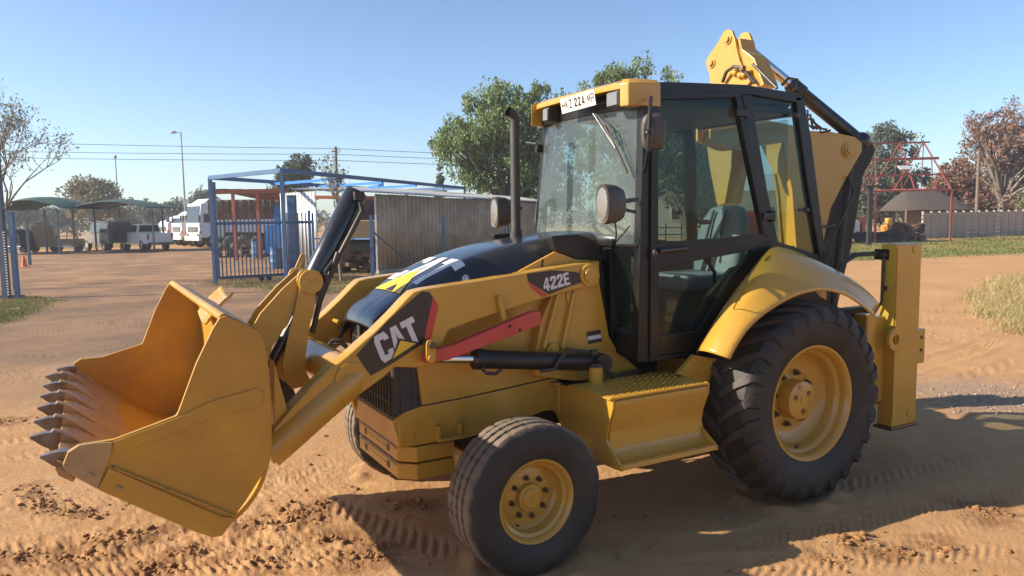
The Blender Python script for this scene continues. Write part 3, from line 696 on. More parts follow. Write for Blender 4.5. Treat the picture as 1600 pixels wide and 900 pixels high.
# ---------------------------------------------------------------- step boxes / tanks
x0_, x1_ = .86, 1.608
prof = [(.60, .905), (1.03, .905), (1.047, .895), (1.05, .86), (1.03, .80), (1.005, .72), (.995, .66), (1.0, .60), (1.02, .565), (1.06, .54), (1.125, .535), (1.128, .505), (1.0, .495), (.60, .495)]
sb = MB(); sb.prism(prof, 'x', x0_+.01, x1_-.012); tk = both(sb, 'step_tank', YEL, bevel=.006)
fpn = [(q.y, q.z) for q in (P(a, b_, 'x', x1_) for a, b_ in ((862, 610), (873, 605), (959, 621), (960, 624), (955, 660), (950, 691), (974, 733), (963, 730), (923, 716), (870, 676), (862, 640)))]
fpn = [(.42, .845), (.47, .895), (1.03, .925), (1.052, .915), (1.05, .86), (1.0, .74), (.985, .66), (1.0, .62), (1.128, .535), (1.13, .503), (1.06, .500), (.82, .493), (.50, .62), (.42, .70)]
fpm = MB(); fpm.prism(fpn, 'x', x1_-.010, x1_+.006)
for s, o in zip((1, -1), tk): (fpm if s > 0 else fpm.mirror_y()).build('tank_front_panel', YEL, o, bevel=.004)
bkp = MB(); bkp.prism(fpn, 'x', x0_-.006, x0_+.010)
for s, o in zip((1, -1), tk): (bkp if s > 0 else bkp.mirror_y()).build('tank_rear_panel', YEL, o, bevel=.004)
tr_ = MB(); tr_.box(((x0_+x1_)/2+.01, .83, .915), (x1_-x0_+.03, .44, .012)); tt = []
for s, o in zip((1, -1), tk): tt.append((tr_ if s > 0 else tr_.mirror_y()).build('tread_plate', YEL, o, bevel=.002))
st_ = MB()
for i in range(26):
    for j in range(9):
        xx, yy_ = x0_+.03+i*.0285, .66+j*.042+(.02 if i % 2 else 0)
        st_.bar((xx-.008, yy_-.006, .922), (xx+.008, yy_+.006, .922), .007, .006) if (i+j) % 2 else st_.bar((xx-.008, yy_+.006, .922), (xx+.008, yy_-.006, .922), .007, .006)
so = st_.build('tread_pattern', YEL, tt[0], smooth=0); so['kind'] = 'stuff'
sr = MB()
for i in range(30):
    xx = x0_+.03+i*.0245; sr.box((xx, 1.09, .5385), (.012, .055, .008))
so = sr.build('step_grip', YEL, tk[0], smooth=0); so['kind'] = 'stuff'
br_ = MB(); br_.box((1.615, .43, .80), (.02, .10, .20)); br_.box((1.63, .43, .90), (.06, .12, .02)); br_.build('tank_bracket', YEL, tk[0], bevel=.01)
for z in (.87, .74):
    q = MB(); q.cyl((1.625, .45, z), (1.635, .45, z), .014, 8); q.build('bracket_bolt', YEL, tk[0])

# ---------------------------------------------------------------- fenders
inn = [(1089, 553, .78), (1118, 505, .78), (1148, 460, .78), (1180, 415, .78), (1206, 386, .78), (1232, 390, .80), (1262, 405, .82), (1292, 425, .85), (1325, 448, .92), (1350, 468, 1.0), (1366, 488, 1.08)]
oup = [(1140, 561), (1150, 541), (1165, 518), (1184, 498), (1208, 480), (1236, 464), (1262, 455), (1290, 452), (1320, 459), (1345, 474), (1366, 492)]
fi = [P(a, b_, 'y', y) for a, b_, y in inn]; fo = [P(a, b_, 'y', 1.15) for a, b_ in oup]
def fender():
    b = MB(); secs = []
    for i, (a, c) in enumerate(zip(fi, fo)):
        rad = Vector((a.x-0, 0, a.z-.69)).normalized()
        crown = c+Vector((0, -.03, 0))+Vector((c.x, 0, c.z-.69)).normalized()*.035
        row = [a]
        for k in range(1, 7):
            t = k/7; q = a*(1-t)+crown*t+Vector((rad.x, 0, rad.z))*(.05*1.7*math.sin(math.pi*t)**.8); row.append(q)
        row += [crown, c+Vector((0, -.006, 0))+Vector((c.x, 0, c.z-.69)).normalized()*.018, c, c+Vector((0, -.003, 0))-Vector((c.x, 0, c.z-.69)).normalized()*.012]
        secs.append([tuple(q) for q in row])
    b.loft(fine(secs, 4)); return b
both(fender(), 'fender', YEL, smooth=60, solid=.006)
fl = MB(); fl.prism(PY([(1086, 555), (1128, 562), (1112, 592), (1104, 600), (1060, 585)], .84), 'y', .80, .84); both(fl, 'fender_stay', YEL, bevel=.004)
iw = MB(); iw.prism([(.70, 1.07), (.55, 1.40), (.30, 1.60), (0, 1.66), (-.3, 1.58), (-.62, 1.34), (-1.02, 1.16), (-1.02, .62), (.70, .95)], 'y', .66, .70); both(iw, 'inner_fender', BLKM)

# ---------------------------------------------------------------- cab
CY = .75
def cabbar(px, name, y0=CY-.05, y1=CY, mat=CABK, parent=None, bevel=.006):
    b = MB(); b.prism(PY(px, y1), 'y', y0, y1); return b.build(name, mat, parent or BH, bevel=bevel)
pil = [((1003, 150), (1018, 150), (1012, 562), (995, 562))]
for s in (1, -1):
    def cb(px, name, y0=CY-.06, y1=CY):
        b = MB(); b.prism(PY(px, y1), 'y', y0, y1); return (b if s > 0 else b.mirror_y()).build(name, CABK, BH, bevel=.008)
    cb([(1006, 140), (1020, 138), (1014, 566), (996, 566)], 'front_pillar', CY-.07, CY-.004)
    cb([(1243, 150), (1256, 152), (1268, 215), (1292, 408), (1281, 402), (1262, 290)], 'rear_pillar')
    cb([(1158, 140), (1172, 140), (1200, 300), (1218, 384), (1202, 380), (1186, 300)], 'centre_pillar', CY-.05, CY-.008)
    cb([(1016, 128), (1060, 128), (1165, 132), (1250, 146), (1256, 156), (1243, 160), (1175, 148), (1158, 148), (1024, 150), (1016, 150)], 'roof_rail')
    cb([(1204, 372), (1218, 378), (1292, 402), (1292, 414), (1215, 390), (1140, 480), (1100, 556), (1015, 566), (1015, 558), (1090, 547), (1130, 478), (1180, 400)], 'sill_frame', CY-.07, CY-.006)
# door: frame pieces butted together, with glass, handle and hinges as sub-parts
def door(s):
    b = MB(); y0, y1 = CY-.035, CY+.012
    D = lambda x, y: (980+x/5, 390+y/5)
    for px in ([(1019, 143), (1029, 143), (1029, 380), (1017, 380)], [(1029, 143), (1157, 143), (1158, 152), (1029, 155)],
               [(1150, 152), (1159, 152), (1190, 300), (1205, 369), (1195, 371), (1180, 300)],
               [(1017, 380), (1029, 380), (1195, 366), (1206, 369), (1206, 376), (1178, 391), (1030, 418), (1030, 421), (1017, 424)],
               [(1017, 424), (1030, 420), (1031, 556), (1016, 558)], [(1031, 525), (1092, 518), (1094, 546), (1031, 555)],
               [(1178, 391), (1206, 376), (1142, 464), (1094, 546), (1092, 518), (1143, 433)]):
        b.prism(PY(px, y1), 'y', y0, y1)
    d_ = (b if s > 0 else b.mirror_y()).build('cab_door', CABK, BH, bevel=.004)
    for px in ([(1028, 154), (1151, 151), (1181, 300), (1196, 367), (1028, 381)], [(1029, 418), (1180, 390), (1143, 434), (1093, 519), (1030, 526)]):
        g_ = MB(); g_.prism(PY(px, CY-.012), 'y', CY-.017, CY-.012); (g_ if s > 0 else g_.mirror_y()).build('door_glass', GLASS, d_, smooth=0)
    k = MB(); q = P(1023, 396, 'y', CY+.03); k.ball((q.x, CY+.03, q.z), .022, sc=(1, .8, 1.2)); (k if s > 0 else k.mirror_y()).build('door_knob', GREYP, d_)
    k = MB(); a, c_ = P(1030, 392, 'y', CY+.03), P(1075, 388, 'y', CY+.03); k.tube([a, c_], .016, 10); (k if s > 0 else k.mirror_y()).build('door_handle', BLK, d_)
    for x, y in ((1202, 338), (1160, 176)):
        k = MB(); q = P(x, y, 'y', CY+.02); k.box((q.x, CY+.012, q.z), (.12, .03, .05)); k.cyl((q.x-.05, CY+.01, q.z-.04), (q.x-.05, CY+.01, q.z+.04), .018, 12); (k if s > 0 else k.mirror_y()).build('door_hinge', BLKM, d_, bevel=.004)
    if s > 0:
        k = MB(); q = P(1100, 347, 'y', CY-.01); k.ball((q.x, CY-.004, q.z), .04, sc=(1.6, .25, .42)); k.build('door_latch', PLAST, d_)
        k = MB(); q = P(1045, 262, 'y', CY-.01); k.ball((q.x, CY-.03, q.z), .022, sc=(1, .5, 1)); k.build('latch_knob', GREYP, d_)
    return d_
door(1); door(-1)
for s in (1, -1):
    g_ = MB(); g_.prism(PY([(1171, 149), (1244, 158), (1263, 290), (1282, 404), (1216, 382), (1199, 300)], CY-.02), 'y', CY-.026, CY-.020); w_ = (g_ if s > 0 else g_.mirror_y()).build('rear_side_window', GLASS, BH, smooth=0)
    for x, y, wd in ((1246, 180, .08), (1262, 328, .05)):
        k = MB(); q = P(x, y, 'y', CY); k.ball((q.x+.02, CY, q.z), .03, sc=(1.6 if wd > .06 else 1, .5, .8)); k.bar((q.x-.02, CY, q.z), (q.x+.10, CY, q.z), .012, .02); (k if s > 0 else k.mirror_y()).build('window_latch', BLKM, w_)
# windscreen (bowed), lower corner panes, header, far frame
fx = 1.150
wsec = []
for z in (1.79, 2.0, 2.2, 2.4, 2.66):
    wsec.append([(fx+.055*(1-(y/.7)**2)-.02*(z-1.8), y, z) for y in [-.70+1.40*i/16 for i in range(17)]])
b = MB(); b.loft(wsec); b.build('windscreen', GLASSF, BH, smooth=60)
for s in (1, -1):
    g_ = MB(); g_.prism([(.44*s, 1.78), (.715*s, 1.78), (.705*s, 1.20), (.52*s, 1.24), (.46*s, 1.5)], 'x', fx+.012, fx+.018); g_.build('lower_front_pane', GLASS, BH, smooth=0)
    f_ = MB(); f_.box((fx+.01, s*.575, 1.785), (.03, .30, .022)); f_.build('corner_frame', CABK, BH, bevel=.004); f_ = MB(); f_.box((fx, s*.60, 1.13), (.04, .25, .14)); f_.build('corner_sill', CABK, BH, bevel=.004)
hd = MB(); hd.box((fx+.0, 0, 2.705), (.07, 1.38, .09)); hd.build('header', CABK, BH, bevel=.01)
cwl = MB(); cwl.box((fx+.03, 0, 1.80), (.05, 1.0, .05)); cwl.box((fx+.01, 0, 1.44), (.05, .92, .66)); cwl.build('cab_bulkhead', CABK, BH, bevel=.01)
fl_ = MB(); fl_.box((.42, 0, 1.08), (1.44, 1.36, .09)); fl_.build('cab_floor', CABK, BH, bevel=.01)
# roof: black slab, yellow cap and visor pieces
rf = MB(); rsec = []
zt = 2.825
pl2 = [(1.12, .70), (.26, .735), (-.30, .66), (-.36, .55), (-.36, -.55), (-.30, -.66), (.26, -.735), (1.12, -.70)]
rf.prism(pl2, 'z', 2.745, 2.80); rf.build('roof_slab', CABK, BH, bevel=.015)
cap = MB(); cap.loft([[(x, y, z) for x, y in [(x*k+.45*(1-k), y*k) for x, y in [(1.24, .60), (1.0, .66), (.50, .66), (.45, .60), (.45, -.60), (.50, -.66), (1.0, -.66), (1.24, -.60)]]] for z, k in ((2.79, 1.0), (2.82, .99), (2.842, .93), (2.85, .80))], closed=True)
cap.build('roof_cap', YEL, BH, smooth=50)
vz = MB(); vz.prism([(1.235, -.66), (1.235, .66), (1.26, .50), (1.275, .0), (1.26, -.50)][::1], 'z', 2.775, 2.815); vis = vz.build('roof_visor', YEL, BH, bevel=.006)
for s in (1, -1):
    v = MB(); v.loft([[(1.272, s*.675, zz0), (1.25, s*.735, zz0), (1.16, s*.765, zz0), (1.02, s*.77, zz0), (1.02, s*.64, zz0), (1.23, s*.66, zz0)] for zz0 in (2.66, 2.70, 2.80)]+[[(1.24, s*.66, 2.832), (1.22, s*.70, 2.832), (1.14, s*.73, 2.832), (1.02, s*.735, 2.832), (1.02, s*.62, 2.832), (1.20, s*.64, 2.832)]], closed=True)
    v.build('visor_corner', YEL, BH, bevel=.006, seg=2)
wl_y = (.60, -.33)
for y in wl_y:
    l_ = MB(); l_.box((1.215, y, 2.715), (.115, .125, .10)); o = l_.build('work_light', PLAST, BH, bevel=.012)
    f_ = MB(); f_.box((1.275, y, 2.715), (.008, .105, .082)); f_.build('light_lens', LENS, o, bevel=.004)
# licence plate on the visor
pa_, pb_, pc_, pd_ = (1.287, .045, 2.69), (1.287, .445, 2.70), (1.305, .445, 2.80), (1.305, .045, 2.79)
lp = MB(); lp.loft([[pa_, pb_, pc_, pd_], [(x-.004, y, z) for x, y, z in (pa_, pb_, pc_, pd_)]], closed=True); lpo = lp.build('licence_plate', PLATE, BH, bevel=.002)
e = MB()
def lpq(u, v): return Vector(pa_).lerp(Vector(pb_), u).lerp(Vector(pd_).lerp(Vector(pc_), u), v)+Vector((.0008, 0, 0))
text_quad('HKZ.224.MP', [lpq(.04, .22), lpq(.98, .22), lpq(.98, .80), lpq(.04, .80)], (1, 1, 1, .4, 1, 1, 1, .4, 1, 1), .28, 'plate_lettering', DECK, lpo, lambda p: p)
# wiper
wp_ = MB(); k0 = Vector((1.205, .10, 2.66)); k1 = Vector((1.205, .42, 2.45)); k2 = Vector((1.185, .64, 2.20))
wa = [P(926, 176, 'x', 1.225), P(948, 210, 'x', 1.222), P(962, 232, 'x', 1.215)]
wp_.tube(wa, .007, 8); o = wp_.build('wiper_arm', BLKM, BH)
wb = MB(); wb.tube([P(944, 196, 'x', 1.225), P(958, 222, 'x', 1.215), P(980, 270, 'x', 1.19)], .009, 8); wb.tube([P(930, 178, 'x', 1.225), P(952, 200, 'x', 1.222), P(960, 225, 'x', 1.215)], .005, 6); wb.build('wiper_blade', PLAST, o)
# door mirror, front lamps, exhaust
def mirror(s):
    b = MB(); c_ = Vector((1.215, .93, 2.48)); n = 20; ring = []
    Rm = Matrix.Rotation(R(60), 3, 'Z')
    def sh_(k, d, t): return [tuple(c_+Rm @ Vector((d, k*.074*math.copysign(abs(math.cos(a))**.6, math.cos(a)), k*.112*math.copysign(abs(math.sin(a))**.7, math.sin(a))))) for a in [2*math.pi*i/n for i in range(n)]]
    b.loft([sh_(.86, .035, 0), sh_(.98, .022, 0), sh_(1, 0, 0), sh_(1.0, -.012, 0)], closed=True)
    q = (b if s > 0 else b.mirror_y()).build('mirror', GREYP, BH, smooth=50)
    a = MB(); a.tube([P(1017, 152, 'y', .80), P(1016, 165, 'y', .92), P(1014, 210, 'y', .975), P(1013, 235, 'y', .97), P(1010, 255, 'y', .82), P(1006, 268, 'y', .76)], .012, 8); a.ball(tuple(P(1013, 208, 'y', .965)), .022)
    (a if s > 0 else a.mirror_y()).build('mirror_arm', BLKM, q)
mirror(1)
def lamp(c_, s):
    b = MB(); secs = []
    for d, k in ((.060, .97), (.062, 1.0), (.03, 1.03), (-.03, .97), (-.075, .80), (-.095, .50)):
        secs.append([(c_[0]+d, c_[1]+k*.066*math.copysign(abs(math.cos(a))**.75, math.cos(a)), c_[2]+k*.118*math.copysign(abs(math.sin(a))**.75, math.sin(a))) for a in [2*math.pi*i/24 for i in range(24)]])
    b.loft(secs, closed=True); o = b.build('headlamp', GREYP, BH, smooth=50)
    l_ = MB(); l_.loft([[(c_[0]+.0635+.02*(1-k), c_[1]+k*.056*math.cos(a), c_[2]+k*.100*math.sin(a)) for a in [2*math.pi*i/24 for i in range(24)]] for k in (1, .97)], closed=True); l_.build('lamp_lens', LENS, o)
    h = MB(); y1 = s*.70
    h.bar((c_[0]-.06, c_[1]-s*.03, c_[2]+.01), (1.19, y1+s*.03, c_[2]+.03), .05, .025); h.bar((c_[0]-.05, c_[1]-s*.03, c_[2]-.02), (1.19, y1+s*.03, c_[2]-.05), .012, .02)
    h.tube([(c_[0]-.05, c_[1]-s*.02, c_[2]-.10), (c_[0]-.06, c_[1]-s*.02, c_[2]-.18), (c_[0]-.10, c_[1]-s*.08, c_[2]-.24), (1.2, y1-s*.02, c_[2]-.14)], .005, 6); h.build('lamp_bracket', BLKM, o)
lamp((1.44, .80, 2.05), 1); lamp((1.36, -.73, 2.02), -1)
ex = MB(); ex.tube([(1.56, -.15, 1.78), (1.56, -.15, 1.86), (1.558, -.15, 2.60), (1.556, -.15, 2.66), (1.57, -.145, 2.70), (1.615, -.14, 2.715)], [.042, .034, .034, .034, .034, .033], 24, caps=False)
ex.tube([(1.56, -.15, 1.78), (1.56, -.15, 1.88)], .043, 24); ex.build('exhaust_stack', PLAST, BH, smooth=50)
bx = MB(); q = P(838, 228, 'x', 1.15); bx.box((1.16, -.74, 2.50), (.05, .05, .06)); bx.bar((1.18, -.74, 2.53), (1.22, -.90, 2.55), .02, .02); bx.build('mirror_mount', BLKM, BH, bevel=.006)
# inside the cab: seat, console, steering wheel, levers
se = MB()
for k, (x, w) in enumerate(((-.18, .50),)):
    sec = []
    for z, dx, ww, th in ((1.45, .0, .46, .12), (1.60, -.03, .50, .15), (1.80, -.07, .50, .15), (1.93, -.10, .46, .13), (2.02, -.12, .34, .09), (2.045, -.125, .20, .04)):
        sec.append([(x+dx+th/2*math.copysign(abs(math.cos(a))**.6, math.cos(a)), .05+ww/2*math.copysign(abs(math.sin(a))**.6, math.sin(a)), z) for a in [2*math.pi*i/20 for i in range(20)]])
    se.loft(sec, closed=True)
seat = se.build('seat', SEATM, BH, smooth=50)
sc_ = MB(); sc_.box((.10, .05, 1.46), (.54, .50, .13)); sc_.build('seat_cushion', SEATM, seat, bevel=.04, seg=3)
for y in (-.02, .12):
    sw = MB(); sw.tube([(-.09+.0, y, 1.62), (-.145, y, 1.8), (-.19, y, 1.93), (-.22, y, 2.01)], .012, 8); sw.build('seat_piping', GREYP, seat)
sp_ = MB(); sp_.box((.0, .05, 1.25), (.4, .4, .30)); sp_.build('seat_base', BLKM, seat, bevel=.02)
sco = MB(); sco.tube([(1.02, 0, 1.15), (.92, 0, 1.60), (.80, 0, 1.80)], [.07, .05, .035], 12); sw_ = sco.build('steering_column', BLKM, BH)
wh = MB(); wc = Vector((.78, 0, 1.83)); Rm = Matrix.Rotation(R(-35), 3, 'Y')
wh.tube([wc+Rm @ Vector((.19*math.cos(a), .19*math.sin(a), 0)) for a in [2*math.pi*i/24 for i in range(25)]], .015, 8); wh.bar(wc+Rm @ Vector((-.18, 0, 0)), wc+Rm @ Vector((.18, 0, 0)), .03, .015); wh.build('steering_wheel', BLKM, sw_)
co = MB(); co.box((.95, 0, 1.50), (.22, .55, .64)); co.build('dashboard', PLAST, BH, bevel=.04, seg=3)
for y in (-.34, .40):
    k = MB(); k.tube([(.15, y, 1.2), (.18, y, 1.55), (.24, y, 1.62)], .014, 8); k.ball((.25, y, 1.64), .03); k.build('control_lever', BLKM, BH)
co = MB(); co.box((-.02, -.47, 1.40), (.65, .22, .46)); co.build('side_console', PLAST, BH, bevel=.03)
hl = MB(); hl.box((.40, 0, 2.715), (1.38, 1.36, .05)); hl.build('headliner', PLAST, BH, bevel=.02)
rw = MB(); rw.box((-.40, 0, 2.20), (.012, 1.1, .95)); rw.build('rear_window', GLASS, BH, smooth=0)
rb2 = MB(); rb2.bar((-.42, -.6, 1.70), (-.42, .6, 1.70), .05, .06); rb2.bar((-.37, -.6, 2.72), (-.37, .6, 2.72), .05, .06); rb2.build('rear_crossbar', CABK, BH)
# the cab narrows on its far side (right hand side cut in over the step)
CABSET = ('front_pillar', 'rear_pillar', 'centre_pillar', 'roof_rail', 'sill_frame', 'cab_door', 'rear_side_window', 'windscreen', 'lower_front_pane', 'corner_frame', 'corner_sill', 'header', 'cab_bulkhead', 'roof_slab', 'roof_cap', 'roof_visor', 'visor_corner', 'work_light', 'headliner', 'rear_window', 'rear_crossbar', 'mirror_mount')
def narrow(o):
    for v in o.data.vertices:
        if v.co.y < 0: v.co.y *= .90-.32*max(0, min(1, (v.co.z-1.7)/1.0))
    for c_ in o.children: narrow(c_)
for o in list(BH.children):
    if o.name.split('.')[0] in CABSET: narrow(o)
# ---------------------------------------------------------------- backhoe, folded and swung across the rear: boom, stick, cylinders, swing post
XB, XW = -1.30, .26
A4 = lambda x, y: (1080+x/5, 30+y/5)
C5 = lambda x, y: (1000+x/5.696, 110+y/5.696)
def xplate(px, x0, x1, name, mat, bevel=.004, parent=BH, xp=None):
    b = MB(); b.prism(PX(px, XB if xp is None else xp), 'x', x0, x1); return b.build(name, mat, parent, bevel=bevel)
HEAD = [A4(112, 345), A4(125, 300), A4(200, 195), A4(255, 95), A4(285, 78), A4(315, 88), A4(340, 150), A4(355, 230), A4(375, 320), A4(400, 380), (1172, 128), (1150, 150), (1112, 150), A4(140, 430)]
for k, x in enumerate((XB, XB-XW+.03)):
    o = xplate(HEAD, x-.03, x, 'stick_head_plate', YEL)
    if k == 0:
        for px_, py_, r in ((285, 158, .052), (160, 343, .052)):
            q = P(*A4(px_, py_), 'x', XB); m = MB(); m.cyl((XB, q.y, q.z), (XB+.012, q.y, q.z), r, 24); m.cyl((XB+.012, q.y, q.z), (XB+.032, q.y, q.z), r*.6, 18); m.build('pin_boss', YEL, o, bevel=.003)
xplate([A4(320, 150), A4(360, 145), A4(378, 230), A4(470, 300), (1190, 132), (1160, 145), A4(375, 320), A4(345, 200)], XB-XW+.032, XB-.032, 'stick_web', YEL, .008)
BOOM = [(1147, 178), (1190, 186), (1240, 196), (1262, 204), (1300, 206), (1336, 214), (1347, 224), (1347, 236), (1338, 252), (1318, 286), (1298, 326), (1284, 390), (1275, 480), (1244, 480), (1244, 380), (1238, 300), (1225, 222), (1191, 227), (1151, 233), (1140, 231), (1110, 216), (1110, 180), (1132, 175)]
NB = Vector((.24, .97, 0)).normalized(); QB = P(1190, 205, 'x', XB)
def PN(px, off=0.0):
    o_ = []
    for x, y in px:
        d = cf+(x-800)/F*cr-(y-450)/F*cu; k = (QB+NB*off-CAM).dot(NB)/d.dot(NB); o_.append(CAM+d*k)
    return o_
def nplate(px, off, th, name, mat, bevel=.004, parent=BH, at0=None):
    pts = PN(px, off if at0 is None else at0); sh0 = NB*((off-at0) if at0 is not None else 0); b = MB(); b.loft([[tuple(q+sh0) for q in pts], [tuple(q+sh0-NB*th) for q in pts]], closed=True); return b.build(name, mat, parent, bevel=bevel)
bo1 = nplate(BOOM, 0, .028, 'boom_plate', YEL); nplate(BOOM, -.232, .028, 'boom_plate', YEL, at0=0)
nplate([(1160, 190), (1240, 199), (1300, 209), (1334, 217), (1343, 232), (1315, 284), (1294, 326), (1280, 390), (1272, 478), (1248, 478), (1248, 380), (1242, 300), (1226, 214), (1190, 222), (1155, 226)], -.03, .20, 'boom', YEL, 0, at0=0)
q = PN([(1325, 235)])[0]; m = MB(); m.cyl(q, q+NB*.012, .078, 28); m.cyl(q+NB*.012, q+NB*.030, .058, 28); m.cyl(q+NB*.030, q+NB*.044, .036, 20); m.build('elbow_pin', YEL, bo1, bevel=.003)
m = MB(); q = P(*C5(735, 490), 'x', XB); m.cyl((XB, q.y, q.z), (XB+.015, q.y, q.z), .07, 24); m.build('bucket_pin', YEL, bo1, bevel=.003)
# stick hanging behind the cab
xplate([C5(612, 668), C5(835, 700), (1146, 262), (1136, 318), (1124, 322), (1112, 262)], XB-.20, XB+.03, 'stick', YEL, .008)
xplate([(1191, 228), (1224, 223), (1218, 244), (1217, 272), (1211, 272)], XB+.002, XB+.02, 'boom_gusset', YEL)
# black boom cylinder side of the elbow
SHR = [(1310, 285), (1334, 250), (1342, 232), (1334, 214), (1322, 205), (1345, 207), (1362, 218), (1370, 234), (1362, 252), (1350, 275), (1343, 320), (1332, 385), (1318, 440), (1308, 490), (1262, 490), (1266, 400), (1278, 360), (1292, 318)]
nplate(SHR, -.03, .17, 'boom_cylinder_shroud', BLKM, .03)
m = MB(); m.tube([*PN([(1326, 262), (1310, 380), (1298, 490)], -.06)], [.045, .055, .055], 24); m.build('boom_cylinder', BLKM, BH, smooth=50)
q = PN([(1358, 233)], -.10)[0]; m = MB(); m.cyl(q-NB*.12, q+NB*.06, .050, 24); m.build('elbow_boss', YEL, BH, bevel=.01)
m = MB(); m.tube(PN([(1326, 275), (1334, 300), (1319, 335), (1302, 370), (1288, 420)], .03), .010, 8); m.build('boom_hose', HOSE, BH)
m = MB(); m.tube(PN([(1284, 355), (1306, 352)], .03), .012, 8); m.build('hose_clip', STEEL, BH)
# stick cylinder above the boom
xc = XB-XW/2; c0, c2 = P(*A4(372, 178), 'x', xc), PN([(1345, 222)], -.10)[0]; c1 = PN([(1236, 134)], -.10)[0]; c1 = c0.lerp(c2, .44); dv = (c2-c1).normalized()
m = MB(); m.tube([c0, c1], .048, 20); m.build('stick_cylinder_rod', CHROME, BH)
m = MB(); m.tube([c1-dv*.05, c1-dv*.02, c1+dv*.12, c1+dv*.13, c2], [.062, .078, .078, .066, .064], 24); m.ball(tuple(c2), .10); m.build('stick_cylinder', BLK, BH, smooth=40)
m = MB(); up_ = Vector((.10, -.03, .02)); m.tube([*PN([(1222, 133), (1232, 122), (1246, 124), (1240, 140)], .0)], .014, 8); m.build('cylinder_pipe', BLK, BH); m = MB(); m.tube([c1+dv*.02+NB*.06, c1+dv*.20+NB*.07], .025, 10); m.build('cylinder_port', BLK, BH)
m = MB(); m.tube([P(1176, 100, 'x', XB+.02), P(1194, 118, 'x', XB+.02), P(1214, 138, 'x', XB+.02)], .014, 8); m.build('rod_guide', BLKM, BH)
for i in range(6):
    h = MB(); h.tube(PN([(1252+i*6, 176+i*5), (1262+i*4, 172+i*7), (1262+i*7, 194+i*2), (1272+i*5, 202)], .01), .010, 8); h.build('valve_hose', HOSE if i % 2 else NUT, BH)
m = MB(); m.tube([P(*A4(245, 490), 'x', XB+.03), P(*A4(275, 410), 'x', XB+.05), P(*A4(330, 370), 'x', XB+.05), P(*A4(385, 378), 'x', XB+.05), P(*A4(420, 410), 'x', XB+.04), P(*A4(500, 500), 'x', XB)], .017, 10); m.build('stick_hose', HOSE, BH)
m = MB(); q = P(*A4(400, 385), 'x', XB+.05); m.box(tuple(q), (.05, .05, .05)); m.build('hose_clamp', NUT, BH, bevel=.008)
for x, y in ((345, 420), (385, 440), (415, 435)):
    m = MB(); q = P(*A4(x, y), 'x', XB+.01); m.ball(tuple(q), .036); m.build('hose_fitting', YEL, BH)
m = MB(); q = PN([(1268, 470)], -.12)[0]; m.tube([(q.x, q.y, .55), (q.x, q.y, 1.25)], .14, 20); m.build('swing_post', YEL, BH, bevel=.01)

# ---------------------------------------------------------------- stabilisers and rear frame
def stab(s):
    def mk(b, nm, mt, par, **k): return (b if s > 0 else b.mirror_y()).build(nm, mt, par, **k)
    ys = .99; q = lambda x, y, v=1.05: P(x, y, 'y', v)
    b = MB(); a, c_ = q(1404, 379), q(1436, 656)
    prof = [(q(1404, 379).x, 1.735), (q(1436, 380).x, 1.735), (q(1446, 657).x-.02, .335), (q(1410, 655).x, .335)]
    xf, xr = -1.03, -1.33
    b.box(((xf+xr)/2, .985, 1.035), (xr-xf, .13, 1.40)); leg = mk(b, 'stabilizer_leg', YEL, BH, bevel=.012, seg=3)
    b = MB(); b.box((xf+.006, .984, 1.38), (.012, .116, .69)); mk(b, 'leg_face_plate', YELS, leg, bevel=.004)
    for z_, y_ in ((1.69, 1.052), (.42, 1.052)):
        k = MB(); k.cyl(((xf+xr)/2-.06, y_-.004, z_), ((xf+xr)/2-.06, y_+.006, z_), .030, 18); mk(k, 'leg_plug', YEL, leg, bevel=.003)
    k = MB(); k.tube([(xf+.002, 1.052, z_) for z_ in (.40, .7, 1.0, 1.3, 1.70)], .005, 6); mk(k, 'leg_weld', YEL, leg)
    b = MB(); b.box((xf+.014, .93, 1.655), (.008, .12, .08)); mk(b, 'port_cutout', BLKM, leg)
    b = MB(); b.tube([(xf+.03, .92, 1.655), (xf+.07, .92, 1.665), (xf+.28, .90, 1.66), (xf+.40, .88, 1.60), (xf+.43, .86, 1.50), (xf+.40, .84, 1.38)], .017, 10)
    b.tube([(xf+.03, .96, 1.64), (xf+.04, .965, 1.45), (xf+.04, .96, 1.30), (xf+.06, .90, 1.18), (xf+.12, .86, 1.12)], .010, 8); b.cyl((xf+.012, .96, 1.655), (xf+.05, .96, 1.655), .022, 10); b.box((xf+.02, .965, 1.40), (.02, .04, .03)); mk(b, 'leg_hose', HOSE, leg)
    b = MB(); c_ = P(1402, 527, 'y', 1.05); 
    b.lathe([(.038, .0), (.085, .0), (.085, .030), (.038, .030)], c=(xf+.02, 1.045, 1.02), n=32, closed=True); mk(b, 'pin_ring', YEL, leg, bevel=.004)
    b = MB(); b.box((xr-.05, .99, .93), (.10, .10, .27)); mk(b, 'rear_lug', YEL, leg, bevel=.006)
    for z in (1.0, .90):
        k = MB(); k.cyl((xr-.05, 1.04, z), (xr-.05, 1.046, z), .012, 8); mk(k, 'lug_hole', BLKM, leg)
    b = MB(); b.box((xf+.10, .82, .86), (.20, .30, .66)); mk(b, 'side_shift_frame', YEL, BH, bevel=.01)
    b = MB(); b.prism([(xf+.16, 1.22), (xf+.26, 1.22), (xf+.27, .64), (xf+.25, .60), (xf+.14, .60)], 'y', .88, 1.0); mk(b, 'frame_cheek', YEL, BH, bevel=.015, seg=3)
    b = MB(); b.box((xf-.15, .98, .325), (.34, .16, .03)); mk(b, 'stabilizer_foot', NUT, leg, bevel=.01)
    b = MB(); b.box((-.80, .80, 1.22), (.44, .08, .06)); b.box((-.72, .86, 1.14), (.05, .05, .10)); mk(b, 'fender_bracket', BLKM, BH, bevel=.006)
stab(1); stab(-1)
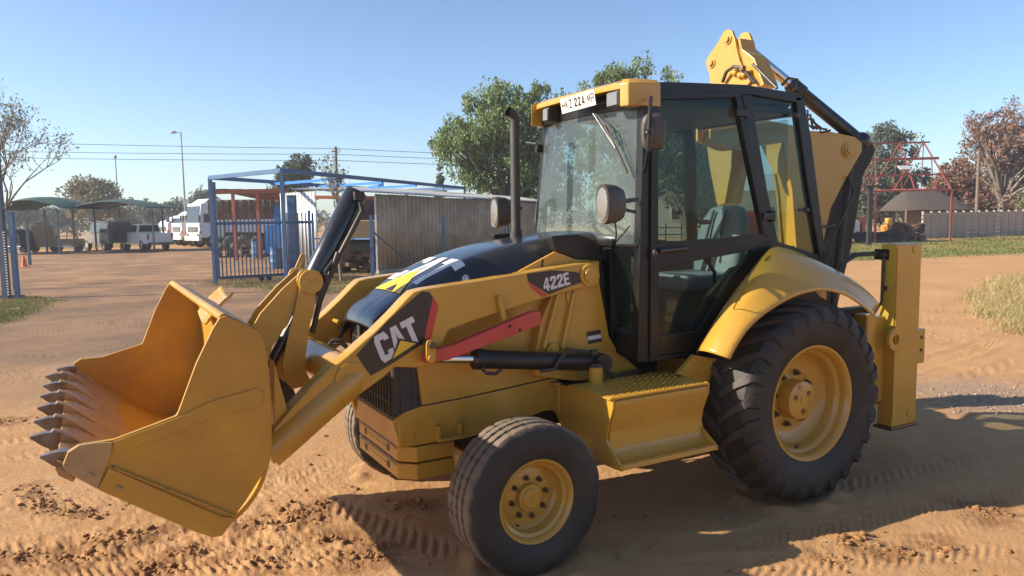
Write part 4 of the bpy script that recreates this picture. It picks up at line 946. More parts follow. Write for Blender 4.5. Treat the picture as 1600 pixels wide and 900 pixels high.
rfm = MB(); rfm.box((-1.12, 0, .95), (.12, 1.9, .14)); rfm.box((-1.12, 0, .55), (.12, 1.9, .14)); rfm.build('rear_crossframe', YEL, BH, bevel=.01)
# ================================================================ ground
def vnoise(x, y, seed=0):
    xi = np.floor(x).astype(np.int64); yi = np.floor(y).astype(np.int64); fx_, fy_ = x-xi, y-yi
    u, v = fx_*fx_*(3-2*fx_), fy_*fy_*(3-2*fy_)
    def h(a, b):
        n = (a*374761393+b*668265263+seed*974711) & 0x7fffffff; n = ((n ^ (n >> 13))*1274126177) & 0x7fffffff
        return ((n ^ (n >> 16)) & 0xffff)/65535.0
    return (h(xi, yi)*(1-u)+h(xi+1, yi)*u)*(1-v)+(h(xi, yi+1)*(1-u)+h(xi+1, yi+1)*u)*v-.5
def fbm(x, y, sc, octv, seed=0, gain=.55):
    o = 0; a = 1.0
    for k in range(octv): o = o+a*vnoise(x*sc, y*sc, seed+k); sc *= 2.03; a *= gain
    return o
def seg_track(x, y, p0, p1, wid, pitch, depth, seed):
    """pressed tyre track with chevron bars between two ground points"""
    dx, dy = p1[0]-p0[0], p1[1]-p0[1]; L = math.hypot(dx, dy); tx, ty = dx/L, dy/L
    u = (x-p0[0])*tx+(y-p0[1])*ty; v = -(x-p0[0])*ty+(y-p0[1])*tx+.06*np.sin(u*1.3+seed)
    m = np.clip((wid-np.abs(v))/.05, 0, 1)*np.clip(u/.3, 0, 1)*np.clip((L-u)/.3, 0, 1)
    w = np.clip(1.6*vnoise(x*1.4, y*1.4, seed)+.75, 0, 1)
    bars = np.clip(np.sin((u+np.abs(v)*.9)*2*math.pi/pitch)*2, -1, 1)
    edge = np.exp(-((np.abs(v)-wid-.05)/.05)**2)*np.clip(u/.3, 0, 1)*np.clip((L-u)/.3, 0, 1)
    return w*(m*(-.6*depth+.5*depth*bars)+edge*depth*.7*(1+1.5*vnoise(x*9, y*9, seed+3)))
def gxy(px, py): s_, d_ = gd(px, py); q = wp(s_, d_); return (q.x, q.y)
TRACKS = [((0, 790), (560, 770), .16, .12, .022), ((-60, 860), (520, 850), .18, .13, .03), ((60, 900), (640, 885), .15, .10, .03), ((0, 640), (420, 600), .2, .14, .02), ((0, 560), (330, 540), .2, .15, .02),
          ((470, 790), (720, 880), .2, .16, .03), ((960, 800), (1600, 700), .2, .14, .018), ((1000, 890), (1600, 850), .16, .12, .02), ((1180, 895), (1590, 800), .15, .11, .02),
          ((1380, 520), (1600, 430), .2, .15, .02), ((1400, 640), (1600, 560), .2, .15, .018), ((430, 760), (560, 700), .15, .12, .02), ((1440, 500), (1560, 440), .15, .12, .03), ((-40, 715), (560, 655), .17, .10, .022), ((-40, 690), (540, 635), .17, .10, .022), ((-40, 530), (430, 490), .2, .12, .03), ((-40, 505), (400, 470), .2, .12, .03), ((1380, 590), (1640, 500), .2, .12, .03), ((1340, 470), (1640, 400), .22, .2, .04), ((-40, 890), (700, 830), .16, .10, .025), ((1000, 860), (1640, 760), .16, .10, .025)]
TRK = [(gxy(*a), gxy(*b), w, p_, d_, i) for i, (a, b, w, p_, d_) in enumerate(TRACKS)]
MOUNDS = [(60, 788, .20, .05), (95, 797, .16, .035), (125, 803, .12, .03), (150, 850, .3, .03), (30, 868, .25, .03), (120, 872, .22, .03), (220, 838, .3, .03), (300, 862, .3, .025), (410, 824, .22, .04), (450, 815, .2, .04), (480, 808, .15, .03), (520, 845, .2, .025), (560, 870, .25, .03), (250, 885, .3, .03), (420, 880, .3, .025), (40, 770, .2, .02), (1330, 845, .18, .025), (1390, 862, .2, .025), (1290, 870, .15, .02), (1480, 858, .2, .02), (340, 800, .2, .025), (640, 790, .2, .02), (20, 660, .3, .02), (1540, 800, .25, .02), (490, 790, .2, .015)]
MND = [(*gxy(a, b_), r_, h_) for a, b_, r_, h_ in MOUNDS]
def damp(x, y):
    o_ = np.zeros_like(x)
    for mx_, my_, r_, h_ in MND: o_ = np.maximum(o_, np.exp(-((x-mx_)**2+(y-my_)**2)/(r_*r_)))
    return np.clip(o_*.75+1.5*fbm(x, y, 6, 5, 61, .65)*(.30+o_)-.14, 0, 1)
def gheight(x, y):
    r = np.hypot(x-CAM.x, y-CAM.y); near = np.clip((26-r)/14, 0, 1)
    clod = np.clip(fbm(x, y, 2.3, 3, 40)+.06, 0, 1)
    rough = .25+2.6*np.clip(fbm(x, y, .8, 4, 11), 0, 1)
    # loose churned sand in front of the bucket
    cx_, cy_ = gxy(230, 850); loose = np.exp(-(((x-cx_)/1.9)**2+((y-cy_)/1.0)**2))
    h = .030*fbm(x, y, .5, 3, 1)+.007*rough*fbm(x, y, 3.5, 5, 5, .6)+near*.008*rough*fbm(x, y, 26, 3, 9, .65)
    h = h+loose*(.028*np.clip(fbm(x, y, 4.0, 5, 21, .6), -.2, 1)+.010*np.abs(fbm(x, y, 18, 3, 25)))
    for p0, p1, w, p_, d_, i in TRK: h = h+near*seg_track(x, y, p0, p1, w, p_*.6, d_*.38, i)
    for mx_, my_, r_, h_ in MND: h = h+.55*h_*np.exp(-((x-mx_)**2+(y-my_)**2)/(r_*r_))*np.clip(.35+1.2*fbm(x, y, 14, 4, 71, .62), 0, 1.3)
    for wx, wy in ((2.16, .96), (2.16, -.96), (0, .96), (0, -.96)):      # settle under the wheels
        k = np.exp(-(((x-wx)/.38)**2+((y-wy)/.30)**2)); h = h*(1-k)-.004*k
        h = h+.022*np.exp(-((np.hypot((x-wx)/1.1, y-wy)-.30)/.07)**2)*(1+2*vnoise(x*8, y*8, 77))
    return h*np.clip((220-r)/150, 0, 1)
na, a0 = 1000, math.atan2(FH.y, FH.x)
angs = np.concatenate([np.linspace(-.72, .72, na), np.linspace(.72, 2*math.pi-.72, 90)[1:-1]])+a0
rad = [.25, .9, 1.5]
while rad[-1] < 15: rad.append(rad[-1]*1.0062)
while rad[-1] < 60: rad.append(rad[-1]*1.022)
while rad[-1] < 4200: rad.append(rad[-1]*1.12)
rad = np.array(rad); A, Rr_ = np.meshgrid(angs, rad)
gx, gy = CAM.x+Rr_*np.cos(A), CAM.y+Rr_*np.sin(A); gz = gheight(gx, gy)
nv_a, nv_r = len(angs), len(rad)
V = np.stack([gx.ravel(), gy.ravel(), gz.ravel()], 1)
idx = np.arange(nv_a*nv_r).reshape(nv_r, nv_a); nx = np.roll(idx, -1, axis=1)
Fq = np.stack([idx[:-1].ravel(), idx[1:].ravel(), nx[1:].ravel(), nx[:-1].ravel()], 1)
def sand_mat():
    m = nmat('orange_sand', (.52, .295, .125), .92, spec=.15); t = m.node_tree; N = t.nodes; L = t.links; b = N['Principled BSDF']
    geo = N.new('ShaderNodeNewGeometry'); pos = geo.outputs['Position']
    def noise(sc, det=6, rg=.6, off=0.0):
        n = N.new('ShaderNodeTexNoise'); n.inputs['Scale'].default_value = sc; n.inputs['Detail'].default_value = det; n.inputs['Roughness'].default_value = rg
        mp = N.new('ShaderNodeMapping'); mp.inputs['Location'].default_value = (off, off, 0); L.new(pos, mp.inputs[0]); L.new(mp.outputs[0], n.inputs['Vector']); return n.outputs['Fac']
    def rmp(f, a, c, x=0.0, y=1.0):
        r = N.new('ShaderNodeMapRange'); r.inputs[1].default_value = a; r.inputs[2].default_value = c; r.inputs[3].default_value = x; r.inputs[4].default_value = y; L.new(f, r.inputs[0]); return r.outputs[0]
    def mx(f, a, c):
        x = N.new('ShaderNodeMix'); x.data_type = 'RGBA'; L.new(f, x.inputs[0])
        for k, s_ in ((6, a), (7, c)):
            if hasattr(s_, 'is_output'): L.new(s_, x.inputs[k])
            else: x.inputs[k].default_value = (*s_, 1)
        return x.outputs[2]
    def dist(px_, py_, rx):
        q = gxy(px_, py_); v = N.new('ShaderNodeVectorMath'); v.operation = 'DISTANCE'; v.inputs[1].default_value = (q[0], q[1], 0); L.new(pos, v.inputs[0])
        a_ = N.new('ShaderNodeMath'); a_.operation = 'ADD'; L.new(v.outputs['Value'], a_.inputs[0])
        n_ = N.new('ShaderNodeMath'); n_.operation = 'MULTIPLY_ADD'; n_.inputs[1].default_value = rx*1.2; n_.inputs[2].default_value = -rx*.6; L.new(noise(1.2/rx*2, 5), n_.inputs[0])
        L.new(n_.outputs[0], a_.inputs[1]); return a_.outputs[0]
    c = mx(rmp(noise(.7), .35, .65), (.50, .28, .125), (.42, .225, .092))
    c = mx(rmp(noise(5, 8, .7, 3), .45, .75), c, (.50, .305, .155))
    c = mx(rmp(noise(30, 6, .7, 7), .56, .74, 0, .55), c, (.34, .17, .075))
    c = mx(rmp(noise(1.9, 6, .7, 11), .58, .72, 0, .6), c, (.36, .19, .08))
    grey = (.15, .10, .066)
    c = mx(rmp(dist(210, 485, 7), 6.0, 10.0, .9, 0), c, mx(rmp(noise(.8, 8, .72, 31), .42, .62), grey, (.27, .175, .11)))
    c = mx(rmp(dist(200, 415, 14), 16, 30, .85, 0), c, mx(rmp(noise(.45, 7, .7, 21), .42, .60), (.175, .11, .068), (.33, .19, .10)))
    c = mx(rmp(dist(1540, 618, 1.2), .5, 1.3, .6, 0), c, (.26, .20, .155))  # gravelly patch
    at_ = N.new('ShaderNodeAttribute'); at_.attribute_name = 'damp'; c = mx(rmp(at_.outputs['Fac'], .15, .85, 0, .75), c, (.24, .12, .05))
    L.new(c, b.inputs['Base Color'])
    bp = N.new('ShaderNodeBump'); bp.inputs['Distance'].default_value = .012; bp.inputs['Strength'].default_value = .9
    ad = N.new('ShaderNodeMath'); ad.operation = 'MULTIPLY_ADD'; ad.inputs[1].default_value = .5; L.new(noise(140, 4, .7), ad.inputs[0]); L.new(noise(38, 6, .7), ad.inputs[2])
    L.new(ad.outputs[0], bp.inputs['Height']); L.new(bp.outputs[0], b.inputs['Normal']); return m
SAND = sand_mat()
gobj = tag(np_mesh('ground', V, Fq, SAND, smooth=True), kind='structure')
att = gobj.data.attributes.new('damp', 'FLOAT', 'POINT'); att.data.foreach_set('value', (damp(V[:, 0], V[:, 1])*np.clip((20-np.hypot(V[:, 0]-CAM.x, V[:, 1]-CAM.y))/8, 0, 1)).astype(np.float32))
# clods and pebbles lying on the sand
def scatter(n, areas, smin, smax, name, mat, sink=.3):
    ico = bmesh.new(); bmesh.ops.create_icosphere(ico, subdivisions=1, radius=1); bv = np.array([v.co[:] for v in ico.verts]); bf = np.array([[v.index for v in f.verts] for f in ico.faces]); ico.free()
    vs, fs = [], []
    P0 = []
    for k in range(n):
        (x0, y0, x1, y1) = areas[k % len(areas)]; P0.append(gxy(random.uniform(x0, x1), random.uniform(y0, y1)))
    P0 = np.array(P0); hh = gheight(P0[:, 0], P0[:, 1])
    for k in range(n):
        s = smin*(smax/smin)**(random.random()**2.6); q = bv*(1+.35*rng.standard_normal((len(bv), 1)))*s*np.array([random.uniform(.7, 1.4), random.uniform(.7, 1.4), random.uniform(.5, .9)])
        a = random.uniform(0, 6.3); q = q @ np.array([[math.cos(a), -math.sin(a), 0], [math.sin(a), math.cos(a), 0], [0, 0, 1]])
        vs.append(q+np.array([P0[k, 0], P0[k, 1], hh[k]+s*sink])); fs.append(bf+k*len(bv))
    o = np_mesh(name, np.concatenate(vs), np.concatenate(fs), mat); tag(o, kind='stuff'); return o
CLOD = nmat('dry_clod', (.28, .145, .06), .95, spec=.1, var=.25, vscale=3, bump=.004, bscale=60)
GRAV = nmat('grey_gravel', (.30, .24, .19), .9, spec=.2, island=.35)
scatter(1900, [(a-45, b_-10, a+45, b_+10) for a, b_, _r, _h in MOUNDS]+[(a-25, b_-6, a+25, b_+6) for a, b_, _r, _h in MOUNDS]+[(0, 780, 560, 900), (20, 765, 260, 800), (0, 600, 420, 780), (380, 720, 560, 800), (1180, 830, 1600, 900), (900, 780, 1600, 900), (420, 640, 560, 740), (0, 800, 560, 900), (640, 780, 1000, 900)], .003, .022, 'sand_clods', CLOD)
scatter(500, [(1450, 600, 1600, 640), (1480, 605, 1620, 650)], .005, .018, 'gravel', GRAV)

# ================================================================ plants
def leaf_arrays(cents, n_each, rad_, size, droop=0.0, asp=.42, flat_=1.0):
    C = np.repeat(np.asarray(cents), n_each, axis=0); n = len(C); RR = np.repeat(np.asarray(rad_).reshape(len(cents), -1) if np.ndim(rad_) else np.full((len(cents), 1), rad_), n_each, axis=0)
    d = rng.standard_normal((n, 3)); d /= np.linalg.norm(d, axis=1)[:, None]; c = C+d*RR*(rng.random((n, 1))**.45)*np.array([1, 1, flat_])
    if droop: c[:, 2] -= droop*rng.random(n)**2*RR[:, 0]
    a = rng.standard_normal((n, 3)); a[:, 2] -= droop*1.6; a /= np.linalg.norm(a, axis=1)[:, None]
    b = np.cross(a, rng.standard_normal((n, 3))); b /= np.linalg.norm(b, axis=1)[:, None]
    s = size*(.6+.8*rng.random((n, 1))); w = s*asp
    v = np.stack([c-a*s*.5, c+b*w*.5-a*s*.05, c+a*s*.5, c-b*w*.5-a*s*.05], 1).reshape(-1, 3)
    return v, np.arange(4*n).reshape(n, 4)
def crown_points(ells, n):
    out = []; vol = np.array([e[3]*e[4]*e[5] for e in ells])**.75; vol = vol/vol.sum()
    for e, f in zip(ells, vol):
        k = max(2, int(n*f)); d = rng.standard_normal((k, 3)); d /= np.linalg.norm(d, axis=1)[:, None]
        r = .35+.65*rng.random((k, 1))**.5
        out.append(np.array(e[:3])+d*r*np.array(e[3:6])*(1+.18*rng.standard_normal((k, 1))))
    return np.concatenate(out)
BARK = nmat('tree_bark', (.13, .095, .07), .9, var=.25, vscale=8, bump=.01, bscale=14)
BARKG = nmat('grey_bark', (.20, .165, .13), .9, var=.2, vscale=8)
def tree(name, label, s, d, ells, nclump, nleaf, crad, lsize, mat, trunk_r=.2, fork=1.6, droop=0.0, group=None, bark=BARK, limbs=14, twigs=0, cat='tree', asp=.42, lean=0.0, base=0.0):
    """ells: crown lobes in local (side, depth, height, radii); the crown is leaf clumps round the limb ends"""
    root = empty(name, wp(s, d, base), BROT); tag(root, label, cat, group)
    cp = crown_points(ells, nclump); top = np.mean([e[:3] for e in ells], axis=0)
    b = MB(); f0 = Vector((lean, 0, fork)); b.tube([(0, 0, -.2), (lean*.4, 0, fork*.5), f0], [trunk_r*1.3, trunk_r, trunk_r*.85], 10)
    order = rng.permutation(len(cp))
    for i in order[:limbs]:
        q = Vector(cp[i]); m1 = f0.lerp(q, .45)+Vector((rng.normal()*.2, rng.normal()*.2, .25)); b.tube([f0-Vector((0, 0, .1)), m1, q], [trunk_r*.55, trunk_r*.30, trunk_r*.08], 7)
        for k in range(3):
            j = cp[order[(i*3+k+limbs) % len(cp)]]; jv = Vector(j)
            if (jv-q).length < 2.6: b.tube([m1, m1.lerp(jv, .6)+Vector((0, 0, .1)), jv], [trunk_r*.2, trunk_r*.1, trunk_r*.04], 5)
    for i in range(twigs):
        q = Vector(cp[i % len(cp)]); o_ = q
        e = q+Vector((rng.normal()*.5, rng.normal()*.5, rng.random()*.9))*crad*1.6; b.tube([q, q.lerp(e, .5)+Vector((rng.normal()*.08, 0, .05)), e], [.022, .014, .006], 4)
    b.build('trunk', bark, root, smooth=60)
    v, f = leaf_arrays(cp, nleaf, crad*(.6+.8*rng.random(len(cp))), lsize, droop, asp)
    np_mesh('crown', v, f, mat, root); return root
LEAFP = nmat('pepper_tree_leaves', (.20, .265, .095), .55, spec=.3, island=.5, trans=.35)
LEAFD = nmat('dark_leaves', (.10, .12, .055), .6, spec=.3, island=.4, trans=.2)
LEAFO = nmat('olive_leaves', (.22, .20, .10), .6, spec=.3, island=.4, trans=.25)
LEAFE = nmat('eucalyptus_leaves', (.125, .145, .085), .55, spec=.35, island=.4, trans=.2)
LEAFB = nmat('rusty_leaves', (.25, .15, .10), .7, spec=.2, island=.4, trans=.2)
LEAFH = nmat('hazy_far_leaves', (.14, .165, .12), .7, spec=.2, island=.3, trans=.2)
def at(px, py, d): return sd_(px, py, d)
def ell(cx, cy, rx, ry, d, base=(0, 0), dep=None):
    """crown lobe from its centre and radii in the photograph, relative to the trunk foot at side base[0], depth base[1]"""
    s, _, z = at(cx, cy, d); k = d/F
    return (s-base[0], d-base[1], z, rx*k, (dep if dep else rx*k), ry*k)
# big tree behind the corrugated shed
s0 = at(790, 330, 40)[0]; bs_ = (s0, 40)
tree('pepper_tree', 'tall drooping green tree behind the corrugated shed, left of the cab', s0, 40,
     [ell(765, 190, 62, 48, 40, bs_), ell(720, 235, 42, 40, 40, bs_), ell(830, 170, 50, 36, 40, bs_), ell(790, 250, 70, 52, 41, bs_), ell(850, 230, 45, 60, 41, bs_), ell(745, 275, 28, 22, 40, bs_), ell(785, 150, 34, 24, 40, bs_), ell(875, 185, 30, 36, 41, bs_), ell(860, 290, 50, 40, 41, bs_), ell(700, 225, 24, 22, 40, bs_)],
     420, 90, .46, .20, LEAFP, .30, 2.4, droop=.9, limbs=26, group='green trees behind the yard')
s0 = at(990, 330, 46)[0]; bs_ = (s0, 46)
tree('pepper_tree', 'taller green tree rising behind the cab roof of the backhoe', s0, 46,
     [ell(960, 150, 46, 40, 46, bs_), ell(985, 122, 40, 24, 46, bs_), ell(1030, 150, 40, 34, 46, bs_), ell(925, 200, 40, 50, 46, bs_), ell(1080, 230, 70, 70, 47, bs_), ell(980, 240, 80, 70, 47, bs_), ell(925, 133, 22, 12, 46, bs_), ell(1050, 118, 18, 10, 46, bs_)],
     420, 85, .5, .22, LEAFP, .32, 2.6, droop=.8, limbs=26, group='green trees behind the yard')
s0 = at(1075, 330, 33)[0]; bs_ = (s0, 33)
tree('broad_tree', 'dark green tree seen through the cab door window', s0, 33,
     [ell(1055, 240, 60, 50, 33, bs_), ell(1090, 290, 50, 40, 33, bs_)], 110, 90, .5, .2, LEAFD, .22, 1.4, droop=.4)
# trees on the left horizon
s0 = at(148, 340, 85)[0]; bs_ = (s0, 85)
tree('bushy_tree', 'olive green bushy tree behind the two shade canopies', s0, 85, [ell(130, 300, 26, 18, 85, bs_), ell(160, 303, 30, 20, 85, bs_), ell(150, 325, 45, 16, 85, bs_), ell(115, 312, 14, 12, 85, bs_)], 110, 80, .8, .42, LEAFO, .22, 1.6, group='trees beyond the yard')
s0 = at(468, 330, 66)[0]; bs_ = (s0, 66)
tree('dark_tree', 'small dark tree above the blue overhead frame', s0, 66, [ell(470, 258, 18, 10, 66, bs_), ell(462, 272, 26, 14, 66, bs_), ell(455, 300, 30, 22, 66, bs_)], 90, 80, .6, .32, LEAFD, .2, 2.5, group='trees beyond the yard')
s0 = at(688, 330, 75)[0]; bs_ = (s0, 75)
tree('conifer', 'thin conifer top above the right end of the blue frame', s0, 75, [ell(688, 264, 2.5, 7, 75, bs_), ell(688, 280, 5, 8, 75, bs_), ell(688, 300, 8, 12, 75, bs_), ell(688, 322, 9, 12, 75, bs_)], 60, 60, .3, .26, LEAFD, .12, 4.0, group='trees beyond the yard')
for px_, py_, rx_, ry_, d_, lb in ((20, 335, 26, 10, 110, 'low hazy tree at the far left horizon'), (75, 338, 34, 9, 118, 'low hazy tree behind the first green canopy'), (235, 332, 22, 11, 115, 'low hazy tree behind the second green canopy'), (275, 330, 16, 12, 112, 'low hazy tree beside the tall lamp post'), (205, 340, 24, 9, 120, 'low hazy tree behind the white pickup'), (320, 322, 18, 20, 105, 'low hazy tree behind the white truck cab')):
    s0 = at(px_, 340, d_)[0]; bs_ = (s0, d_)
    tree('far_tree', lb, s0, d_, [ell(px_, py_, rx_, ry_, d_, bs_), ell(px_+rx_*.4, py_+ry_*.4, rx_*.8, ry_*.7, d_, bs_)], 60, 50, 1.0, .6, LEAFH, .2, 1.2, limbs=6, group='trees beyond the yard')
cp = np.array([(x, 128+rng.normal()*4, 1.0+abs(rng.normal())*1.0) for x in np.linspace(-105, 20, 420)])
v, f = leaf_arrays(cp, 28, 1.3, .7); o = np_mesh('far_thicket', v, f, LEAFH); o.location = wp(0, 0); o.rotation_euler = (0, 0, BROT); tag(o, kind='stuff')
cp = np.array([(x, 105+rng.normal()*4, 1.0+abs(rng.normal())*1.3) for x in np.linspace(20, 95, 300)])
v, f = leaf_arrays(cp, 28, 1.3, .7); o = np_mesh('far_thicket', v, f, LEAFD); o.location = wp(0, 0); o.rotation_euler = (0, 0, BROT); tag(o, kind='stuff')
# right side trees
s0 = at(1392, 330, 76)[0]; bs_ = (s0, 76)
tree('eucalyptus_tree', 'tall grey green tree behind the red roof frame', s0, 76, [ell(1375, 222, 30, 26, 76, bs_), ell(1412, 228, 26, 24, 76, bs_), ell(1390, 265, 46, 34, 76, bs_), ell(1425, 290, 36, 34, 76, bs_), ell(1360, 300, 40, 36, 76, bs_), ell(1395, 210, 20, 14, 76, bs_), ell(1380, 318, 60, 22, 77, bs_)], 230, 90, .75, .36, LEAFE, .35, 4.0, limbs=24)
s0 = at(1565, 330, 62)[0]; bs_ = (s0, 62)
tree('rusty_tree', 'tall half bare tree with rusty leaves above the concrete wall', s0, 62, [ell(1535, 205, 34, 26, 62, bs_), ell(1580, 190, 40, 28, 62, bs_), ell(1570, 240, 56, 36, 62, bs_), ell(1625, 230, 40, 50, 62, bs_), ell(1590, 295, 46, 30, 62, bs_)], 260, 42, .62, .28, LEAFB, .32, 2.6, limbs=60, twigs=200, bark=BARKG, group='rusty trees behind the wall')
s0 = at(1500, 330, 66)[0]; bs_ = (s0, 66)
tree('rusty_tree', 'lower dense rusty and green tree behind the thatched roof', s0, 66, [ell(1495, 275, 24, 22, 66, bs_), ell(1510, 305, 30, 24, 66, bs_), ell(1470, 300, 20, 20, 66, bs_)], 110, 60, .6, .32, LEAFB, .2, 1.6, limbs=16, group='rusty trees behind the wall')
s0 = at(1505, 330, 72)[0]; bs_ = (s0, 72)
tree('dark_tree', 'dark green tree deep behind the thatched hut and wooden pole', s0, 72, [ell(1500, 300, 34, 34, 72, bs_), ell(1545, 310, 40, 22, 72, bs_)], 110, 70, .8, .4, LEAFD, .2, 1.6, limbs=10)
s0 = at(1598, 325, 60)[0]; bs_ = (s0, 60)
tree('bush', 'small yellow green bush above the wall at the right edge', s0, 60, [ell(1600, 318, 14, 12, 60, bs_)], 30, 60, .4, .24, LEAFO, .06, .8, limbs=6, cat='bush')
# bare trees: branching twigs
def bare(name, label, s, d, h, spread, seed, lean=0.0, r0_=.14, leaves=0, lmat=LEAFO, upright=.6, depth=5, mat=BARKG, nb=(2, 4)):
    rs_ = random.Random(seed); root = empty(name, wp(s, d), BROT); tag(root, label, 'tree'); b = MB(); tips = []
    def grow(p, dirv, L, r, k):
        q1 = p+dirv*L*.5+Vector((rs_.gauss(0, .04), rs_.gauss(0, .04), 0))*L; q = p+dirv*L+Vector((rs_.gauss(0, .06), rs_.gauss(0, .06), .03))*L
        b.tube([p, q1, q], [r, r*.82, r*.62], 6 if k > 2 else 4, caps=False)
        if k == 0: tips.append(q); return
        tips.append(q)
        for i in range(rs_.randint(*nb)):
            nd = (dirv+Vector((rs_.gauss(0, spread), rs_.gauss(0, spread), abs(rs_.gauss(0, upright*.5))))).normalized()
            grow(q if i else q1.lerp(q, .7), nd, L*rs_.uniform(.62, .86), r*.60, k-1)
    grow(Vector((0, 0, -.1)), Vector((lean, 0, 1)).normalized(), h, r0_, depth)
    b.build('trunk', mat, root, smooth=60)
    if leaves:
        v, f = leaf_arrays(np.array([t[:] for t in tips]), leaves, .22, .10); np_mesh('crown', v, f, lmat, root)
    return root
s0 = at(-42, 400, 24)[0]
bare('bare_tree', 'nearly leafless tree reaching in from the left edge', s0, 24, 1.9, .52, 8, lean=.12, r0_=.10, leaves=4, depth=6, nb=(2, 3))
s0 = at(534, 440, 24)[0]
bare('sapling', 'thin upright sapling with sparse leaves in front of the shed', s0, 24, 1.25, .22, 11, r0_=.06, leaves=5, depth=5, upright=.9, nb=(2, 3))
# grasses
def blades(name, cents, hgt, wid, mat, spread=.5, sd=0):
    n = len(cents); c = np.array(cents); z = gheight(c[:, 0], c[:, 1]); base = np.stack([c[:, 0], c[:, 1], z-.01], 1)
    a = rng.random(n)*6.283; dirv = np.stack([np.cos(a), np.sin(a), np.zeros(n)], 1); h = hgt*(.5+.8*rng.random((n, 1))); w = wid*(.6+.8*rng.random((n, 1)))
    ln = rng.standard_normal((n, 3))*spread; ln[:, 2] = 1; ln /= np.linalg.norm(ln, axis=1)[:, None]
    mid = base+ln*h*.55; tip = base+ln*h+rng.standard_normal((n, 3))*h*.22*np.array([1, 1, .4])
    v = np.stack([base-dirv*w, base+dirv*w, mid+dirv*w*.8, mid-dirv*w*.8, tip+dirv*w*.15, tip-dirv*w*.15], 1).reshape(-1, 3); k = np.arange(n)[:, None]*6
    f = np.concatenate([k+np.array([[0, 1, 2, 3]]), k+np.array([[3, 2, 4, 5]])]); o = np_mesh(name, v, f, mat); tag(o, kind='stuff'); return o
GRD = nmat('dry_grass', (.42, .34, .15), .7, spec=.2, island=.4, trans=.25)
GRG = nmat('short_green_grass', (.16, .17, .05), .7, spec=.2, island=.5, trans=.25)
GRL = nmat('lawn_grass', (.17, .20, .06), .7, spec=.2, island=.35, trans=.25)
def pts_in(poly, n, clump=0, cs=.2):
    px_ = [p[0] for p in poly]; py_ = [p[1] for p in poly]; out = []
    def inside(x, y):
        c = False; j = len(poly)-1
        for i in range(len(poly)):
            if (poly[i][1] > y) != (poly[j][1] > y) and x < (poly[j][0]-poly[i][0])*(y-poly[i][1])/(poly[j][1]-poly[i][1])+poly[i][0]: c = not c
            j = i
        return c
    while len(out) < n:
        x, y = random.uniform(min(px_), max(px_)), random.uniform(min(py_), max(py_))
        if not inside(x, y): continue
        g_ = gxy(x, y)
        if clump:
            out += [(g_[0]+random.gauss(0, cs), g_[1]+random.gauss(0, cs)) for _ in range(clump)]
        else: out.append(g_)
    return out[:n]
blades('dry_grass', pts_in([(1550, 440), (1640, 420), (1640, 530), (1590, 520), (1530, 490), (1515, 468)], 13000, 60, .16), .19, .0045, GRD, .6)
blades('verge_grass', pts_in([(-40, 470), (70, 463), (98, 470), (60, 484), (0, 507), (-40, 515)], 9000, 30, .16), .07, .006, GRG, .9)
blades('verge_grass', pts_in([(300, 442), (470, 428), (640, 424), (700, 430), (640, 452), (500, 462), (380, 450)], 12000, 30, .22), .09, .007, GRG, .9)
blades('lawn', pts_in([(1310, 382), (1440, 372), (1640, 362), (1640, 392), (1560, 398), (1440, 402), (1310, 408)], 26000, 25, .45), .11, .016, GRL, .9)
blades('dry_grass', pts_in([(-20, 380), (330, 372), (330, 382), (-20, 394)], 9000, 30, .7), .16, .02, GRD, .6)
# ================================================================ yard: gate, frame, sheds, vehicles
BLUE = nmat('blue_steel_paint', (.03, .115, .25), .45, dust=DUSTC, dustamt=.18, var=.1)
BLUED = nmat('faded_dark_blue_paint', (.035, .07, .12), .5, dust=DUSTC, dustamt=.2)
BLUEB = nmat('bright_blue_sheet', (.025, .19, .56), .45, var=.1)
ORNG = nmat('orange_red_primer', (.45, .12, .05), .6, dust=DUSTC, dustamt=.2)
REDS = nmat('red_oxide_steel', (.22, .055, .04), .6, var=.12)
ZINC = nmat('weathered_zinc_sheet', (.55, .44, .29), .6, metal=.0, var=.15, vscale=1.2, tint2=(.40, .31, .20), dust=(.27, .16, .08), dustamt=.6, dscale=.8)
ZINL = nmat('light_zinc_sheet', (.55, .56, .55), .45, metal=.3, var=.1)
RUST = nmat('rusty_sheet', (.16, .085, .05), .8, var=.2, tint2=(.23, .15, .10), vscale=1.5)
CONC = nmat('grey_concrete', (.38, .32, .25), .9, var=.15, vscale=3, bump=.004, bscale=30)
THAT = nmat('dark_thatch', (.075, .058, .045), .95, var=.3, vscale=5, bump=.03, bscale=25, stretch=(1, 1, .3))
WOOD = nmat('weathered_wood', (.17, .12, .085), .9, var=.2, vscale=4)
GREENC = nmat('green_shade_cloth', (.028, .085, .062), .8, var=.1)
TAN = nmat('tan_paint', (.30, .24, .14), .6, dust=DUSTC, dustamt=.3)
DKG = nmat('dark_green_canvas', (.03, .04, .03), .7)
DARK = nmat('dark_machinery', (.03, .028, .028), .6, var=.3)
CREAM = nmat('cream_plaster', (.66, .62, .48), .9)
VWHITE = nmat('vehicle_white', (.74, .74, .72), .3, coat=.3, dust=DUSTC, dustamt=.12)
VDARK = nmat('vehicle_dark', (.05, .052, .055), .3, coat=.3)
JUNK = nmat('rusty_scrap', (.15, .08, .045), .8, var=.4, vscale=5)
CONEO = nmat('cone_orange', (.70, .16, .04), .6)
TAILR = nmat('tail_lamp_red', (.35, .02, .02), .3)
GALV = nmat('galvanised_pole', (.33, .34, .35), .5, metal=.4)
def thing(name, label, cat, s, d, rot=0.0, group=None, z=0.0):
    return tag(empty(name, wp(s, d, z), BROT+rot), label, cat, group)
def S_(px, py, d): return at(px, py, d)[0]
def Z_(px, py, d): return at(px, py, d)[2]
